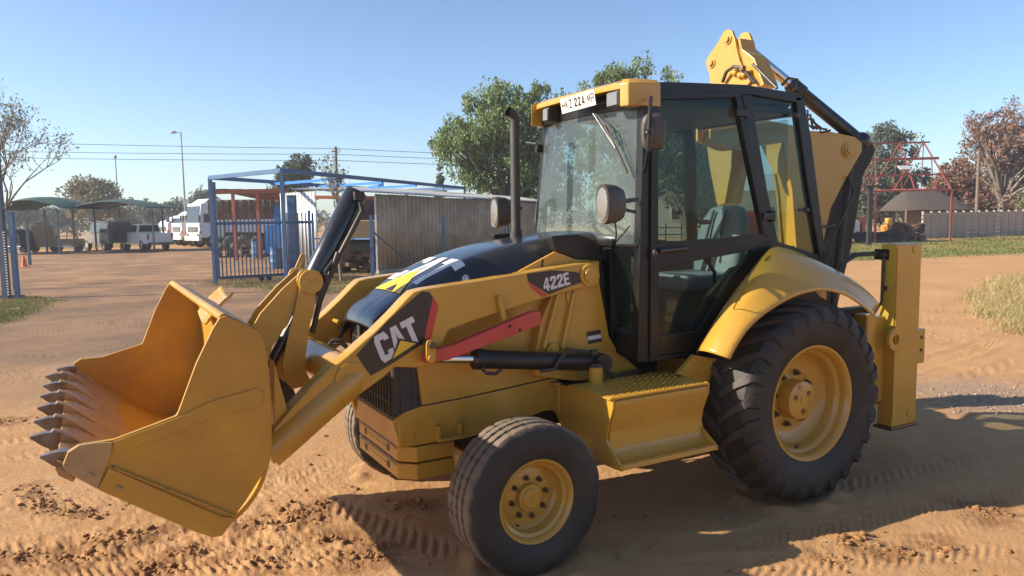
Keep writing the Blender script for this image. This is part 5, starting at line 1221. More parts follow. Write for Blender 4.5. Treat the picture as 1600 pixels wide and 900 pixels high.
# overhead blue frame
ZF = 3.34
FA, FB = (S_(328, 280, 23.8), 23.8), (S_(440, 267, 20.9), 20.9)
FC = (S_(726, 294, 35.5), 35.5); FD = (FA[0]+FC[0]-FB[0], FA[1]+FC[1]-FB[1])
t = thing('overhead_frame', 'blue steel roof frame without cladding above the sliding gate', 'steel frame', *FA)
def rel(p, z): return (p[0]-FA[0], p[1]-FA[1], z)
def mixp(a, b, k): return (a[0]+(b[0]-a[0])*k, a[1]+(b[1]-a[1])*k)
for a, b_ in ((FA, FB), (FB, FC), (FC, FD), (FD, FA)):
    q = MB(); q.bar(rel(a, ZF), rel(b_, ZF), .10, .12); q.build('top_rail', BLUE, t)
for p in (FA, FB, FC, FD):
    q = MB(); q.bar(rel(p, 0), rel(p, ZF+.0), .10, .10); q.build('post', BLUE, t)
for k in (.22, .42, .62, .82):
    a, b_ = mixp(FB, FC, k), mixp(FA, FD, k); q = MB(); q.bar(rel(a, ZF-.08), rel(b_, ZF-.08), .07, .09); q.build('cross_rail', BLUEB if k < .7 else BLUE, t)
for k0, k1 in ((.22, .42), (.42, .62)):
    q = MB(); q.bar(rel(mixp(FB, FC, k0), ZF-.16), rel(mixp(FA, FD, k1), ZF-.16), .06, .10); q.build('diagonal_brace', BLUEB, t)
# sliding gate
G0 = (FA[0]+.12, FA[1]+.0); G1 = (S_(492, 434, 25.6), 25.6)
t = thing('sliding_gate', 'grey blue barred sliding gate standing open beside the blue post', 'gate', *G0)
gv = Vector((G1[0]-G0[0], G1[1]-G0[1], 0)); L_ = gv.length; gh = gv.normalized()
for z, w in ((.18, .09), (1.90, .09)):
    q = MB(); q.bar(gh*0+Vector((0, 0, z)), gv+Vector((0, 0, z)), .06, w); q.build('gate_rail', BLUED if z < 1 else BLUE, t)
for i in range(2):
    q = MB(); q.bar(gv*i+Vector((0, 0, .14)), gv*i+Vector((0, 0, 2.2 if i else 3.2)), .07, .07); q.build('gate_stile', BLUE, t)
pk = MB(); pk.bar((0, 0, .22), (0, 0, 2.22), .032, .032); pk0 = pk.build('picket', BLUED, t)
for i in range(1, 25):
    o = pk0 if i == 1 else lk(pk0.copy(), t); o.location = gh*(L_*i/25)
for k in (.42, .50):
    q = MB(); q.tube([gh*(L_*k)+Vector((-.02, -.05, .08)), gh*(L_*k)+Vector((.02, .05, .08))], .08, 14); q.build('gate_roller', DARK, t)
def post(px, base, top, label, w=.10, mat=BLUE, name='fence_post', grp='blue posts along the yard fence', cat='post'):
    d = 1.985*F/((base-hor(px))); s = S_(px, base, d); z = Z_(px, top, d)
    t_ = thing(name, label, cat, s, d, group=grp)
    q = MB(); q.box((0, 0, z/2-.1), (w, w, z+.2)); q.build('shaft', mat, t_); q = MB(); q.box((0, 0, z+.01), (w*1.1, w*1.1, .02)); q.build('cap', mat, t_); return s, d
post(461, 434, 306, 'thick blue double post where the open sliding gate ends', .26)
pA = post(583, 441, 337, 'blue fence post in front of the dark shed opening'); post(487, 437, 330, 'slim blue post just right of the gate end', .08)
pB = post(694, 424, 338, 'blue fence post before the middle of the corrugated wall'); pC = post(790, 414, 345, 'blue fence post beside the engine exhaust')
post(47, 414, 341, 'short blue grey post near the orange cone at left', .10, BLUED); post(26, 452, 333, 'blue post second from the left edge beside the gate leaf', .13, BLUED)
t = thing('wire_fence', 'thin wire fence with a blue top rail before the corrugated shed', 'fence', *pA)
q = MB(); e0_ = S_(490, 372, 25.5)-pA[0]; q.bar((0, 0, Z_(583, 373, pA[1])), (e0_, 25.5-pA[1], Z_(490, 373, 25.5)), .05, .05); q.build('top_rail', BLUE, t)
q = MB(); dd = (pB[0]-pA[0], pB[1]-pA[1]); q.bar((0, 0, 1.62), (dd[0]*.62, dd[1]*.62, .15), .035, .035); q.build('diagonal_brace', BLUED, t)
for i in range(7):
    z = .2+i*.24
    for a, b_ in ((pA, pB), (pB, pC)):
        q = MB(); q.tube([(a[0]-pA[0], a[1]-pA[1], z), (b_[0]-pA[0], b_[1]-pA[1], z)], .004, 4); q.build('fence_wire', GALV, t)
# gate leaf at the left edge
gs, gdp = S_(12, 465, 20), 20.0
t = thing('gate_leaf', 'tall blue gate post and frame with a toothed rack at the left edge', 'gate', gs, gdp)
q = MB(); q.box((-.02, 0, 1.95), (.16, .14, 4.0)); q.build('gate_post', BLUED, t)
q = MB(); q.box((.27, 0, 1.1), (.10, .10, 2.3)); q.build('stile', BLUE, t)
for z in (.06, 1.05, 1.62):
    q = MB(); q.box((-.28 if z > .1 else -.05, .0, z), (.36 if z > .1 else 1.0, .06, .07)); q.build('rail', BLUED, t)
tooth_ = MB(); tooth_.box((.075, -.075, 0), (.05, .012, .030)); tk0 = tooth_.build('rack_tooth', WHITE, t)
for i in range(24):
    o = tk0 if i == 0 else lk(tk0.copy(), t); o.location = (0, 0, .12+i*.072)
for k in range(3):
    q = MB(); q.box((-.42+k*.15, 0, .8), (.03, .03, 1.6)); q.build('picket', BLUED, t)
# corrugated shed
def corr(p0, p1, z0, z1, zt1=None, pitch=.076, amp=.016, sheet=.76, mat=ZINC, parent=None, name='wall_sheet'):
    v = Vector((p1[0]-p0[0], p1[1]-p0[1], 0)); L = v.length; u = v.normalized(); nrm = Vector((-u.y, u.x, 0)); n = max(1, round(L/sheet))
    for k in range(n):
        a0_, a1_ = L*k/n, L*(k+1)/n+.02; m = int((a1_-a0_)/pitch*4); b = MB(); vs = []; fs = []
        for i in range(m+1):
            a_ = a0_+(a1_-a0_)*i/m; o_ = amp*math.sin(2*math.pi*a_/pitch/2)+(.004 if k % 2 else 0); f_ = a_/L
            zt_ = z1+((zt1 if zt1 is not None else z1)-z1)*f_+.012*math.sin(k*7.1)
            q = u*a_+nrm*o_+Vector((p0[0], p0[1], 0)); vs += [(q.x, q.y, z0), (q.x, q.y, zt_)]
        for i in range(m): fs.append((2*i, 2*i+2, 2*i+3, 2*i+1))
        b.add(vs, fs); b.build(name, mat, parent, smooth=60, solid=.004)
W0, W1 = (S_(590, 428, 27), 27.0), (S_(838, 405, 36.5), 36.5)
t = thing('corrugated_shed', 'long low shed of weathered corrugated sheets with a dark open bay', 'shed', *W0)
r0s = lambda p: (p[0]-W0[0], p[1]-W0[1])
corr((0, 0), r0s(W1), .06, 2.86, 2.62, parent=t, pitch=.12, amp=.05)
q = MB(); dv_ = Vector((*r0s(W1), 0)); q.bar(Vector((0, -.04, .05)), dv_+Vector((0, -.04, .05)), .14, .16); q.build('plinth', CONC, t)
q = MB(); cpx = Vector((*r0s((S_(648, 420, 29.0), 29.0)), 0)); q.box((cpx.x, cpx.y-.08, 1.4), (.16, .12, 2.8)); q.build('corner_post', WOOD, t)
nr = Vector((.12, 1, 0)).normalized()
# roof sheets, laid from the front edge to the back, scalloped at the eave
for k in range(14):
    b = MB(); vs = []; fs = []; m = 10; back = nr*5.0
    st_a = dv_*(-.33+1.36*k/14); en_a = dv_*(-.33+1.36*(k+1)/14+.002)
    for i in range(m+1):
        q_ = st_a.lerp(en_a, i/m); zz = 2.92-.25*max(-.05, (q_.length/dv_.length)*(1 if q_.dot(dv_) > 0 else -1))+.028*math.cos(i*math.pi); e_ = q_-nr*.28; g_ = q_+back
        vs += [(e_.x, e_.y, zz), (g_.x, g_.y, zz+.25)]
    for i in range(m): fs.append((2*i, 2*i+2, 2*i+3, 2*i+1))
    b.add(vs, fs); b.build('roof_sheet', ZINL, t, smooth=60, solid=.004)
LW0, LW1 = (S_(443, 425, 29), 29.0), (S_(497, 425, 27.2), 27.2)
corr(r0s(LW0), r0s(LW1), .05, 3.0, 2.98, parent=t, pitch=.115, amp=.034, mat=ZINL)
bk0 = Vector((*r0s(LW1), 0))+nr*4.5-Vector((.7, 0, 0)); bk1 = dv_+nr*4.8
corr((bk0.x, bk0.y), (bk1.x, bk1.y), .05, 2.9, parent=t, mat=RUST, pitch=.2, amp=.03, sheet=1.6)
corr((dv_.x, dv_.y), (bk1.x, bk1.y), .05, 2.7, parent=t, mat=ZINC, pitch=.2, amp=.03, sheet=1.6)
q = MB(); q.bar(Vector((*r0s(LW1), 2.78)), Vector((0, 0, 2.72)), .08, .12); q.build('bay_beam', ORNG, t)
q = MB(); q.box((.0, -.02, 1.4), (.06, .06, 2.8)); q.build('bay_post', WHITE, t)
t = thing('scrap_heap', 'rusty brown heap of parts inside the dark shed bay', 'scrap heap', S_(568, 428, 28), 28.0)
for i in range(26):
    q = MB(); q.box((random.uniform(-.9, .5), random.uniform(-.4, .4), random.uniform(.05, .85)), (random.uniform(.15, .7), random.uniform(.1, .4), random.uniform(.06, .3)), Matrix.Rotation(random.uniform(-.5, .5), 3, 'Y') @ Matrix.Rotation(random.uniform(0, 3), 3, 'Z')); q.build('scrap_piece', JUNK, t, bevel=.01)
t = thing('old_truck_body', 'pale old truck body parked in the dark shed bay', 'truck', S_(565, 425, 31), 31.0)
q = MB(); q.box((0, 0, 1.55), (2.6, 1.6, .75)); q.build('body', TAN, t, bevel=.06)
q = MB(); q.box((0, 0, .9), (2.4, 1.5, .5)); q.build('chassis', DARK, t, bevel=.04)
for x in (-.9, .9):
    q = MB(); q.tube([(x, -.8, .45), (x, -.5, .45)], .45, 20); q.build('wheel', DARK, t)
# orange framed shed
O0 = (S_(335, 408, 37), 37.0); O1 = (S_(446, 404, 39), 39.0)
t = thing('orange_shed', 'open shed with orange posts and beam under a rusty roof', 'shed', *O0)
rO = lambda px, d, z: (S_(px, 330, d)-O0[0], d-O0[1], z)
zb = 3.38
q = MB(); q.bar(rO(333, 37, zb), rO(450, 39, zb+.12), .12, .20); q.build('front_beam', ORNG, t)
for px_, d_ in ((336, 37), (365, 37.5), (403, 38.2)):
    q = MB(); a = rO(px_, d_, 0); q.box((a[0], a[1], 1.66), (.13, .13, 3.3)); q.build('post', ORNG, t)
for k in range(5):
    q = MB(); a, b_ = rO(335+k*22, 37+k*.4, zb+.12), rO(335+(k+1)*22, 37.4+k*.4, zb+.14); q.bar(Vector(a)+Vector((0, 3.4, .12)), Vector(a)+Vector((0, -.1, .02)), 2.0, .03) if False else q.add([a, b_, (b_[0], b_[1]+7, zb-.2), (a[0], a[1]+7, zb-.22), (a[0], a[1], zb+.16), (b_[0], b_[1], zb+.18), (b_[0], b_[1]+7, zb-.16), (a[0], a[1]+7, zb-.18)], [(3, 2, 1, 0), (4, 5, 6, 7), (0, 1, 5, 4), (1, 2, 6, 5), (2, 3, 7, 6), (3, 0, 4, 7)]); q.build('roof_sheet', RUST, t, smooth=0)
a, b_ = rO(325, 43.6, 0), rO(460, 45.5, 0); corr(a, b_, 2.05, 3.2, parent=t, mat=RUST, pitch=.2, amp=.03, sheet=1.2)
t = thing('blue_cabinet', 'bright blue stepped metal cabinet at the back of the orange shed', 'cabinet', S_(432, 380, 40.5), 40.5)
q = MB(); q.box((0, 0, .95), (.86, .8, 1.5)); q.build('lower_body', BLUEB, t, bevel=.02); q = MB(); q.box((.24, 0, 2.2), (.38, .8, 1.1)); q.build('upper_body', BLUEB, t, bevel=.02); q = MB(); q.box((0, 0, .12), (.8, .7, .2)); q.build('plinth', DARK, t)
def drum(px, base, label):
    d = 1.985*F/(base-hor(px)); t_ = thing('oil_drum', label, 'drum', S_(px, base, d), d, group='blue oil drums')
    q = MB(); prof = [(0, .0), (.285, 0), (.29, .02)]
    for k in (.30, .59): prof += [(.285, k-.03), (.30, k), (.285, k+.03)]
    prof += [(.29, .86), (.296, .88), (.285, .885), (.28, .865), (0, .865)]
    q.lathe(prof, axis='z', n=32); q.build('barrel', nmat('drum_blue', (.045, .17, .36), .5, var=.1, dust=DUSTC, dustamt=.25), t_)
    q = MB(); q.cyl((.15, 0, .865), (.15, 0, .885), .03, 10); q.build('bung', GALV, t_)
drum(433, 419, 'near blue oil drum standing behind the gate bars'); drum(403, 403, 'farther blue oil drum beside the step ladder')
t = thing('step_ladder', 'pale wooden step ladder standing in the orange shed', 'ladder', S_(383, 402, 40), 40.0)
for x in (-.25, .25):
    q = MB(); q.bar((x, 0, 0), (x*.7, .25, 1.25), .06, .04); q.build('rail', WOOD, t)
for i in range(5):
    q = MB(); z = .18+i*.22; q.bar((-.25, z*.2, z), (.25, z*.2, z), .06, .03); q.build('rung', WOOD, t)
t = thing('tyre_stack', 'dark heap of old tyres on the floor of the orange shed', 'tyres', S_(372, 402, 41), 41.0)
for i, (x, z) in enumerate(((-.7, .3), (0, .3), (.75, .3), (-.35, .75), (.4, .75), (1.3, .3), (1.2, .72))):
    q = MB(); q.lathe([(.22, -.11), (.38, -.12), (.44, -.08), (.44, .08), (.38, .12), (.22, .11)], c=(x, random.uniform(-.2, .2), z), axis='y', n=22, closed=True); q.build('tyre', DARK, t)
def cone(px, base, top, label):
    d = 1.985*F/(base-hor(px)); h = (base-top)/F*d; t_ = thing('traffic_cone', label, 'traffic cone', S_(px, base, d), d, group='orange traffic cones')
    q = MB(); q.lathe([(.13, .03), (.03, h), (.0, h)], axis='z', n=20); q.build('cone_body', CONEO, t_); q = MB(); q.box((0, 0, .015), (.36, .36, .03)); q.build('cone_base', CONEO, t_, bevel=.008)
cone(38, 417, 399, 'orange traffic cone by the short post at left'); cone(338, 409, 391, 'orange traffic cone by the shed corner post')

# vehicles: own x = forward
def wheel_at(x, y, r, w, parent, rimc=GALV):
    q = MB(); q.lathe([(r*.55, -w/2), (r*.9, -w/2), (r, -w*.35), (r, w*.35), (r*.9, w/2), (r*.55, w/2)], c=(0, 0, 0), axis='y', n=24, closed=True); o = q.build('wheel', DARK, parent, loc=(x, y, r)); q = MB(); q.lathe([(0, -w*.42), (r*.5, -w*.42), (r*.58, -w*.3), (r*.58, w*.3), (r*.5, w*.42), (0, w*.42)], axis='y', n=20); q.build('rim', rimc, o)
def heading(hs, hd_): return math.atan2(hd_, hs)
def hull(secs, name, mat, parent, bevel=.03):
    """secs: (x, half width at foot, half width at top, z foot, z top) stations joined into a body"""
    q = MB(); q.loft([[(x, -w0, z0), (x, -w1, z1), (x, w1, z1), (x, w0, z0)] for x, w0, w1, z0, z1 in secs], closed=True); return q.build(name, mat, parent, bevel=bevel)
d_ = 53.0; t = thing('pickup_truck', 'white pickup truck seen from behind under the second canopy', 'pickup truck', S_(228, 388, d_), d_, heading(-.72, .69))
hull([(-2.6, .86, .86, .52, 1.22), (-.5, .90, .88, .45, 1.22), (1.0, .90, .86, .45, 1.22), (2.2, .88, .78, .45, 1.12), (2.6, .78, .66, .5, .95)], 'body', VWHITE, t)
cabn = hull([(-.75, .84, .66, 1.2, 1.84), (.25, .84, .68, 1.2, 1.86), (1.15, .84, .84, 1.2, 1.22)], 'cab', VWHITE, t)
q = MB(); q.loft([[(-.765, -.70, 1.32), (-.775, .70, 1.32), (-.765, .60, 1.76), (-.765, -.60, 1.76)], [(-.79, -.70, 1.32), (-.79, .70, 1.32), (-.775, .60, 1.76), (-.775, -.60, 1.76)]], closed=True); q.build('rear_window', CARG, cabn)
for y in (1, -1):
    q = MB(); q.loft([[(-.55, y*.80, 1.30), (.75, y*.83, 1.30), (.25, y*.73, 1.75), (-.55, y*.71, 1.75)], [(-.55, y*.85, 1.30), (.75, y*.86, 1.30), (.25, y*.75, 1.76), (-.55, y*.735, 1.76)]], closed=True); q.build('side_window', CARG, cabn)
    q = MB(); q.box((-2.6, y*.80, 1.0), (.06, .12, .36)); q.build('tail_lamp', TAILR, t)
q = MB(); q.box((-2.605, 0, .93), (.04, 1.46, .50)); q.build('tailgate', VWHITE, t, bevel=.02); q = MB(); q.box((-2.66, 0, .52), (.14, 1.7, .16)); q.build('rear_bumper', VDARK, t, bevel=.03)
for x in (-1.55, 1.65):
    for y in (-.76, .76): wheel_at(x, y, .39, .26, t)
d_ = 54.0; t = thing('four_by_four', 'boxy dark and white off-road vehicle with a spare wheel behind', 'off-road car', S_(168, 389, d_), d_, heading(-.80, .60))
hull([(-2.0, .84, .86, .55, 1.20), (.9, .86, .86, .5, 1.20), (2.1, .82, .80, .55, 1.10)], 'body', nmat('vehicle_grey', (.20, .20, .195), .35, coat=.2, dust=DUSTC, dustamt=.3), t)
cabn = hull([(-2.0, .85, .78, 1.2, 2.0), (.45, .85, .78, 1.2, 2.0), (.8, .84, .80, 1.2, 1.25)], 'cabin', VDARK, t)
for y in (1, -1):
    for x0w, x1w in ((-1.85, -1.05), (-.95, -.25), (-.15, .5)):
        q = MB(); q.loft([[(x0w, y*.84, 1.32), (x1w, y*.84, 1.32), (x1w-.03, y*.785, 1.85), (x0w, y*.785, 1.85)], [(x0w, y*.862, 1.32), (x1w, y*.862, 1.32), (x1w-.03, y*.80, 1.85), (x0w, y*.80, 1.85)]], closed=True); q.build('side_window', CARG, cabn)
q = MB(); q.lathe([(.0, -.1), (.33, -.12), (.37, 0), (.33, .12), (0, .1)], c=(-2.12, .1, 1.1), axis='x', n=24); q.build('spare_wheel', DARK, t)
q = MB(); q.box((-.7, 0, 2.06), (2.3, 1.4, .05)); q.build('roof_rack', VDARK, t)
q = MB(); q.box((-2.03, 0, .9), (.05, 1.6, .5)); q.build('rear_door', VDARK, t, bevel=.02)
for x in (-1.3, 1.3):
    for y in (-.74, .74): wheel_at(x, y, .40, .25, t)
def truck(label, px, base, d, head, h, boxlen, boxmat, seed):
    t_ = thing('truck', label, 'truck', S_(px, base, d), d, head, group='white trucks in the yard')
    hull([(-.9, 1.15, 1.12, .75, h-.35), (.75, 1.15, 1.10, .75, h-.35), (.95, 1.12, 1.05, .75, 1.8)], 'cab', VWHITE, t_, .06)
    q = MB(); q.loft([[(-.9, -1.05, h-.36), (.55, -1.0, h-.36), (.55, 1.0, h-.36), (-.9, 1.05, h-.36)], [(-.9, -.95, h), (.0, -.9, h), (.0, .9, h), (-.9, .95, h)]], closed=True); q.build('roof_fairing', VWHITE, t_, bevel=.06)
    q = MB(); z0w, z1w = 1.9, h-.55; q.loft([[(.985, -.98, z0w), (.985, .98, z0w), (.83, .95, z1w), (.83, -.95, z1w)], [(.93, -.98, z0w), (.93, .98, z0w), (.78, .95, z1w), (.78, -.95, z1w)]], closed=True); q.build('windscreen', CARG, t_)
    for y in (1, -1):
        q = MB(); q.box((.2, y*1.135, 2.2), (.8, .05, .65)); q.build('side_window', CARG, t_)
        q = MB(); q.box((1.0, y*.85, .95), (.06, .32, .22)); q.build('headlamp', LENS, t_, bevel=.02)
        q = MB(); q.box((.95, y*1.14, 1.15), (.14, .06, .22)); q.build('indicator', CONEO, t_)
        q = MB(); q.box((1.05, y*1.28, 2.2), (.12, .14, .5)); q.build('mirror', VDARK, t_, bevel=.03)
    q = MB(); q.box((.975, 0, 1.38), (.05, 1.5, .40)); q.build('radiator_grille', VDARK, t_, bevel=.02)
    for k in range(3):
        g__ = MB(); g__.box((1.005, 0, 1.26+k*.12), (.02, 1.5, .03)); g__.build('grille_slat', GALV, t_)
    q = MB(); q.box((.98, 0, .72), (.22, 2.3, .36)); q.build('bumper', VWHITE, t_, bevel=.04)
    q = MB(); q.box((-.9-boxlen/2, 0, .85), (boxlen+.4, .9, .25)); q.build('chassis', DARK, t_)
    q = MB(); q.box((-1.1-boxlen/2, 0, 1.95 if boxmat is VWHITE else 1.6), (boxlen, 2.3, 1.7 if boxmat is VWHITE else 1.0)); q.build('load_body', boxmat, t_, bevel=.03)
    for x in (.0, -1.0-boxlen*.75):
        for y in (-1.0, 1.0): wheel_at(x, y, .50, .30, t_)
truck('nearest white cab-over truck beside the blue frame post', 322, 389, 57, heading(-.66, -.75), 3.65, 5.5, VWHITE, 1)
truck('middle white truck with a dark grille between two others', 296, 386, 61, heading(-.72, -.7), 2.8, 4.5, DARK, 2)
truck('rearmost pale truck of the row, partly behind the canopy post', 274, 383, 65, heading(-.72, -.7), 2.4, 4.5, VWHITE, 3)
# trailers under the first canopy
d_ = 53.0; t = thing('box_trailer', 'tall tan box trailer standing on end under the canopy', 'trailer', S_(72, 393, d_), d_, .25)
q = MB(); q.prism([(-.78, .35), (.78, .35), (.66, 1.75), (.4, 1.95), (-.45, 1.95), (-.70, 1.75)], 'y', -.5, .5); q.build('body', TAN, t, bevel=.03)
q = MB(); q.box((0, -.52, 1.0), (1.2, .03, .9)); q.build('panel', TAN, t, bevel=.02)
for x in (-.62, .62):
    q = MB(); q.tube([(x, -.3, .28), (x, -.1, .28)], .28, 16); q.build('wheel', DARK, t)
q = MB(); q.bar((-.5, -.2, 2.0), (.4, -.2, 2.04), .04, .04); q.build('top_bar', DARK, t)
d_ = 53.0; t = thing('small_trailer', 'low tan trailer with a rear board and wire cage', 'trailer', S_(110, 392, d_), d_, .1)
q = MB(); q.box((0, 0, .62), (1.6, 1.0, .55)); q.build('tub', TAN, t, bevel=.03); q = MB(); q.box((0, -.52, .40), (.7, .03, .14)); q.build('number_board', WHITE, t)
for x in (-.7, 0, .7):
    q = MB(); q.bar((x, -.4, .9), (x*.7, -.3, 1.35), .04, .04); q.build('cage_post', DARK, t)
q = MB(); q.tube([(-.75, -.4, .9), (-.55, -.32, 1.36), (.5, -.32, 1.38), (.75, -.4, .9)], .03, 6); q.build('cage_hoop', DARK, t)
for x in (-.68, .68):
    q = MB(); q.tube([(x, -.3, .27), (x, -.1, .27)], .27, 16); q.build('wheel', DARK, t)
    q = MB(); q.box((x, -.51, .55), (.14, .03, .10)); q.build('tail_lamp', TAILR, t)
d_ = 52.0; t = thing('canvas_trailer', 'dark canvas covered trailer behind the blue gate post', 'trailer', S_(33, 393, d_), d_, -.3)
q = MB(); q.prism([(-.75, .4), (.75, .4), (.55, 1.3), (.25, 1.6), (-.5, 1.6), (-.72, 1.3)], 'y', -.6, .6); q.build('cover', DKG, t, bevel=.05); q = MB(); q.tube([(-.75, -.62, .45), (.75, -.62, .45), (.56, -.62, 1.3)], .025, 6); q.build('frame', GALV, t)
for x in (-.6, .6):
    q = MB(); q.tube([(x, -.4, .28), (x, -.2, .28)], .28, 16); q.build('wheel', DARK, t)
# shade canopies
def canopy(px0, px1, top, eave, d, label, posts, peak=.5):
    sm_ = S_((px0+px1)/2, eave, d); t_ = thing('shade_canopy', label, 'canopy', sm_, d, group='green shade canopies over parked vehicles'); hw = (px1-px0)/2/F*d; ze = Z_(px0, eave, d); zr = Z_(px0, top, d)
    b = MB(); n = 16; rows = []
    for j in range(7):
        y = -2.4+4.8*j/6; rows.append([(hw*x, y, ze+(zr-ze)*(1-abs(x-(peak-.5)*.6)**1.7/(1+abs(peak-.5)*.6)**1.7)*(1-.28*abs(y/2.4)**2)-.05*math.cos(x*14)*.3) for x in [-1+2*i/n for i in range(n+1)]])
    b.loft(rows); b.build('shade_cloth', GREENC, t_, smooth=60, solid=.01)
    for j in (0, 6):
        e_ = MB(); e_.tube([(p[0], p[1], p[2]-.03) for p in rows[j]], .03, 6); e_.build('edge_pipe', BLUED, t_)
    for px_, y in posts:
        q = MB(); x = S_(px_, eave, d)-sm_; q.box((x, y, ze/2-.05), (.10, .10, ze+.1)); q.build('post', BLUED, t_)
canopy(18, 133, 308, 328, 50, 'first green shade canopy, low dome over the trailers', ((24, -2), (120, -2.2), (40, 2), (118, 2.2)))
canopy(137, 258, 312, 327, 52, 'second green shade canopy, peaked over the pickup', ((142, -2.2), (230, 2.2), (261, -2.2), (160, 2.2)), .45)
canopy(-90, 6, 309, 330, 50, 'third green shade canopy cut off by the left edge', ((-80, -2), (0, -2.2)))
# lamp posts, pole and lines
def lamppost(px, top, d, label, head):
    s = S_(px, 340, d); z = Z_(px, top, d); t_ = thing('lamp_post', label, 'lamp post', s, d, group='yard lamp posts'); q = MB(); q.tube([(0, 0, 0), (0, 0, z*.5), (0, 0, z)], [.11, .09, .06], 10); q.build('pole', GALV, t_)
    q = MB()
    if head: q.bar((.1, 0, z+.02), (-.75, 0, z+.12), .10, .07); q.ball((-.75, 0, z+.10), .24, sc=(1.5, .8, .55))
    else: q.ball((0, 0, z+.08), .20)
    q.build('lamp_head', GALV, t_)
lamppost(290, 208, 75, 'tall lamp post with an arm to the left beside the white truck', True); lamppost(186, 246, 90, 'shorter lamp post with a round head behind the canopies', False)
dp = 60.0; sp0 = S_(527, 300, dp); zp = Z_(527, 229, dp)
t = thing('utility_pole', 'dark wooden utility pole behind the sapling', 'utility pole', sp0, dp); q = MB(); q.tube([(0, 0, 0), (0, 0, zp)], [.14, .10], 10); q.build('pole', WOOD, t)
for k in range(3):
    z = Z_(527, 232+k*9.5, dp); q = MB(); q.box((.06, -.1, z), (.10, .16, .08)); q.build('insulator', DARK, t)
for k, (yl, ym, yr) in enumerate(((221, 232, 246), (236, 241, 254), (246, 250.5, 262))):
    pts = []
    for px_, yv, sag, p1_, y1_ in ((-60, yl-1, 1.5, 527, ym), (527, ym, 1.0, 980, yr+4)):
        for i in range(13):
            f_ = i/12; xx = px_+(p1_-px_)*f_; pts.append((S_(xx, 300, dp)-sp0, 0, Z_(xx, yv+(y1_-yv)*f_+sag*4*f_*(1-f_), dp)))
    q = MB(); q.tube(pts, .020, 5); o = q.build('power_line', DARK, loc=wp(sp0, dp), rz=BROT); tag(o, ('highest', 'middle', 'lowest')[k]+' of three thin power lines crossing the sky', 'power line', 'power lines across the sky')
t = thing('wooden_pole', 'plain wooden pole standing behind the concrete wall', 'pole', S_(1526, 330, 57), 57); q = MB(); z = Z_(1526, 235, 57); q.tube([(0, 0, 0), (0, 0, z)], [.15, .11], 10); q.build('shaft', WOOD, t); q = MB(); q.bar((-.3, 0, z-.5), (.3, 0, z-.5), .06, .06); q.build('cross_piece', WOOD, t)
hzb = MB(); hzb.box((0, 40, 7.5), (520, 320, 17.0)); hzo = hzb.build('haze', bpy.data.materials.new('haze_air'), smooth=0, loc=wp(0, 0), rz=BROT); tag(hzo, kind='stuff')
hm = hzo.data.materials[0]; hm.use_nodes = True; hn = hm.node_tree.nodes; hn.remove(hn['Principled BSDF']); pv_ = hn.new('ShaderNodeVolumePrincipled'); pv_.inputs['Color'].default_value = (.93, .95, 1, 1); pv_.inputs['Density'].default_value = .0010; pv_.inputs['Anisotropy'].default_value = .3; hm.node_tree.links.new(pv_.outputs[0], hn['Material Output'].inputs['Volume'])
# ---------------------------------------------------------------- right side: wall, roof frame, hut, machinery
A_, B_ = (S_(1441, 372, 52), 52.0), (S_(1650, 362, 59), 59.0); v = Vector((B_[0]-A_[0], B_[1]-A_[1], 0)); n = 18
t = thing('concrete_wall', 'grey precast concrete panel wall along the lawn', 'wall', *A_); u_ = v.normalized(); rotw = Matrix.Rotation(math.atan2(u_.y, u_.x), 3, 'Z'); Lb = v.length/n
sl = None; po = None
for i in range(n+1):
    if po is None: q = MB(); q.box((0, 0, .94), (.13, .15, 1.92), rotw); po = q.build('wall_post', CONC, t, bevel=.01); o = po
    else: o = lk(po.copy(), t)
    o.location = u_*Lb*i
for i in range(n):
    for k in range(6):
        if sl is None: q = MB(); q.box((0, 0, 0), (Lb-.14, .05, .285), rotw); sl = q.build('wall_slab', CONC, t, bevel=.012); o = sl
        else: o = lk(sl.copy(), t)
        o.location = u_*(Lb*(i+.5))+Vector((0, random.uniform(-.008, .008), .17+k*.30))
t = thing('roof_frame', 'red steel roof frame of an unfinished shed', 'steel frame', S_(1400, 360, 46), 46.0); s0 = S_(1400, 360, 46)
d0 = 46.0; rows = [(1330, 1453, 222, 49.5), (1325, 1467, 247, 48.3), (1318, 1486, 272, 47.2), (1312, 1503, 296, 46.0)]
xr_e = []
for a, b_, y, d_ in rows:
    q = MB(); p0_, p1_ = (S_(a, y, d_)-s0, d_-d0, Z_(a, y+4, d_)), (S_(b_, y, d_)-s0, d_-d0, Z_(b_, y, d_)); q.bar(p0_, p1_, .07, .10 if y != 247 else .16); q.build('purlin', REDS, t); xr_e.append((p0_, p1_))
for k in (0.0, .30, .62, .92):
    pr = [Vector(a).lerp(Vector(b_), k) for a, b_ in xr_e]
    q = MB(); q.bar(pr[0], pr[3]+Vector((0, 0, -.05)), .06, .08); q.build('rafter', REDS, t)
    bkp_ = pr[0]+Vector((0, 3.6, -2.9)); q = MB(); q.bar(pr[0], bkp_, .06, .08); q.build('rafter', REDS, t)
    q = MB(); q.bar(pr[3], bkp_, .05, .07); q.build('tie_beam', REDS, t)
    for c_, e_ in ((pr[1], pr[3].lerp(bkp_, .3)), (pr[0], pr[3].lerp(bkp_, .5)), (pr[2], pr[3].lerp(bkp_, .3))):
        q = MB(); q.bar(c_, e_, .04, .045); q.build('web_member', REDS, t)
    if k in (.30, .92): q = MB(); q.bar((pr[3].x, pr[3].y, 0), pr[3], .10, .10); q.build('column', REDS, t)
q = MB(); pc = (S_(1413, 262, 46.8)-s0, .8, Z_(1413, 262, 46.8)); q.box(pc, (.68, .5, .06), Matrix.Rotation(.5, 3, 'X')); q.build('solar_panel', ZINL, t)
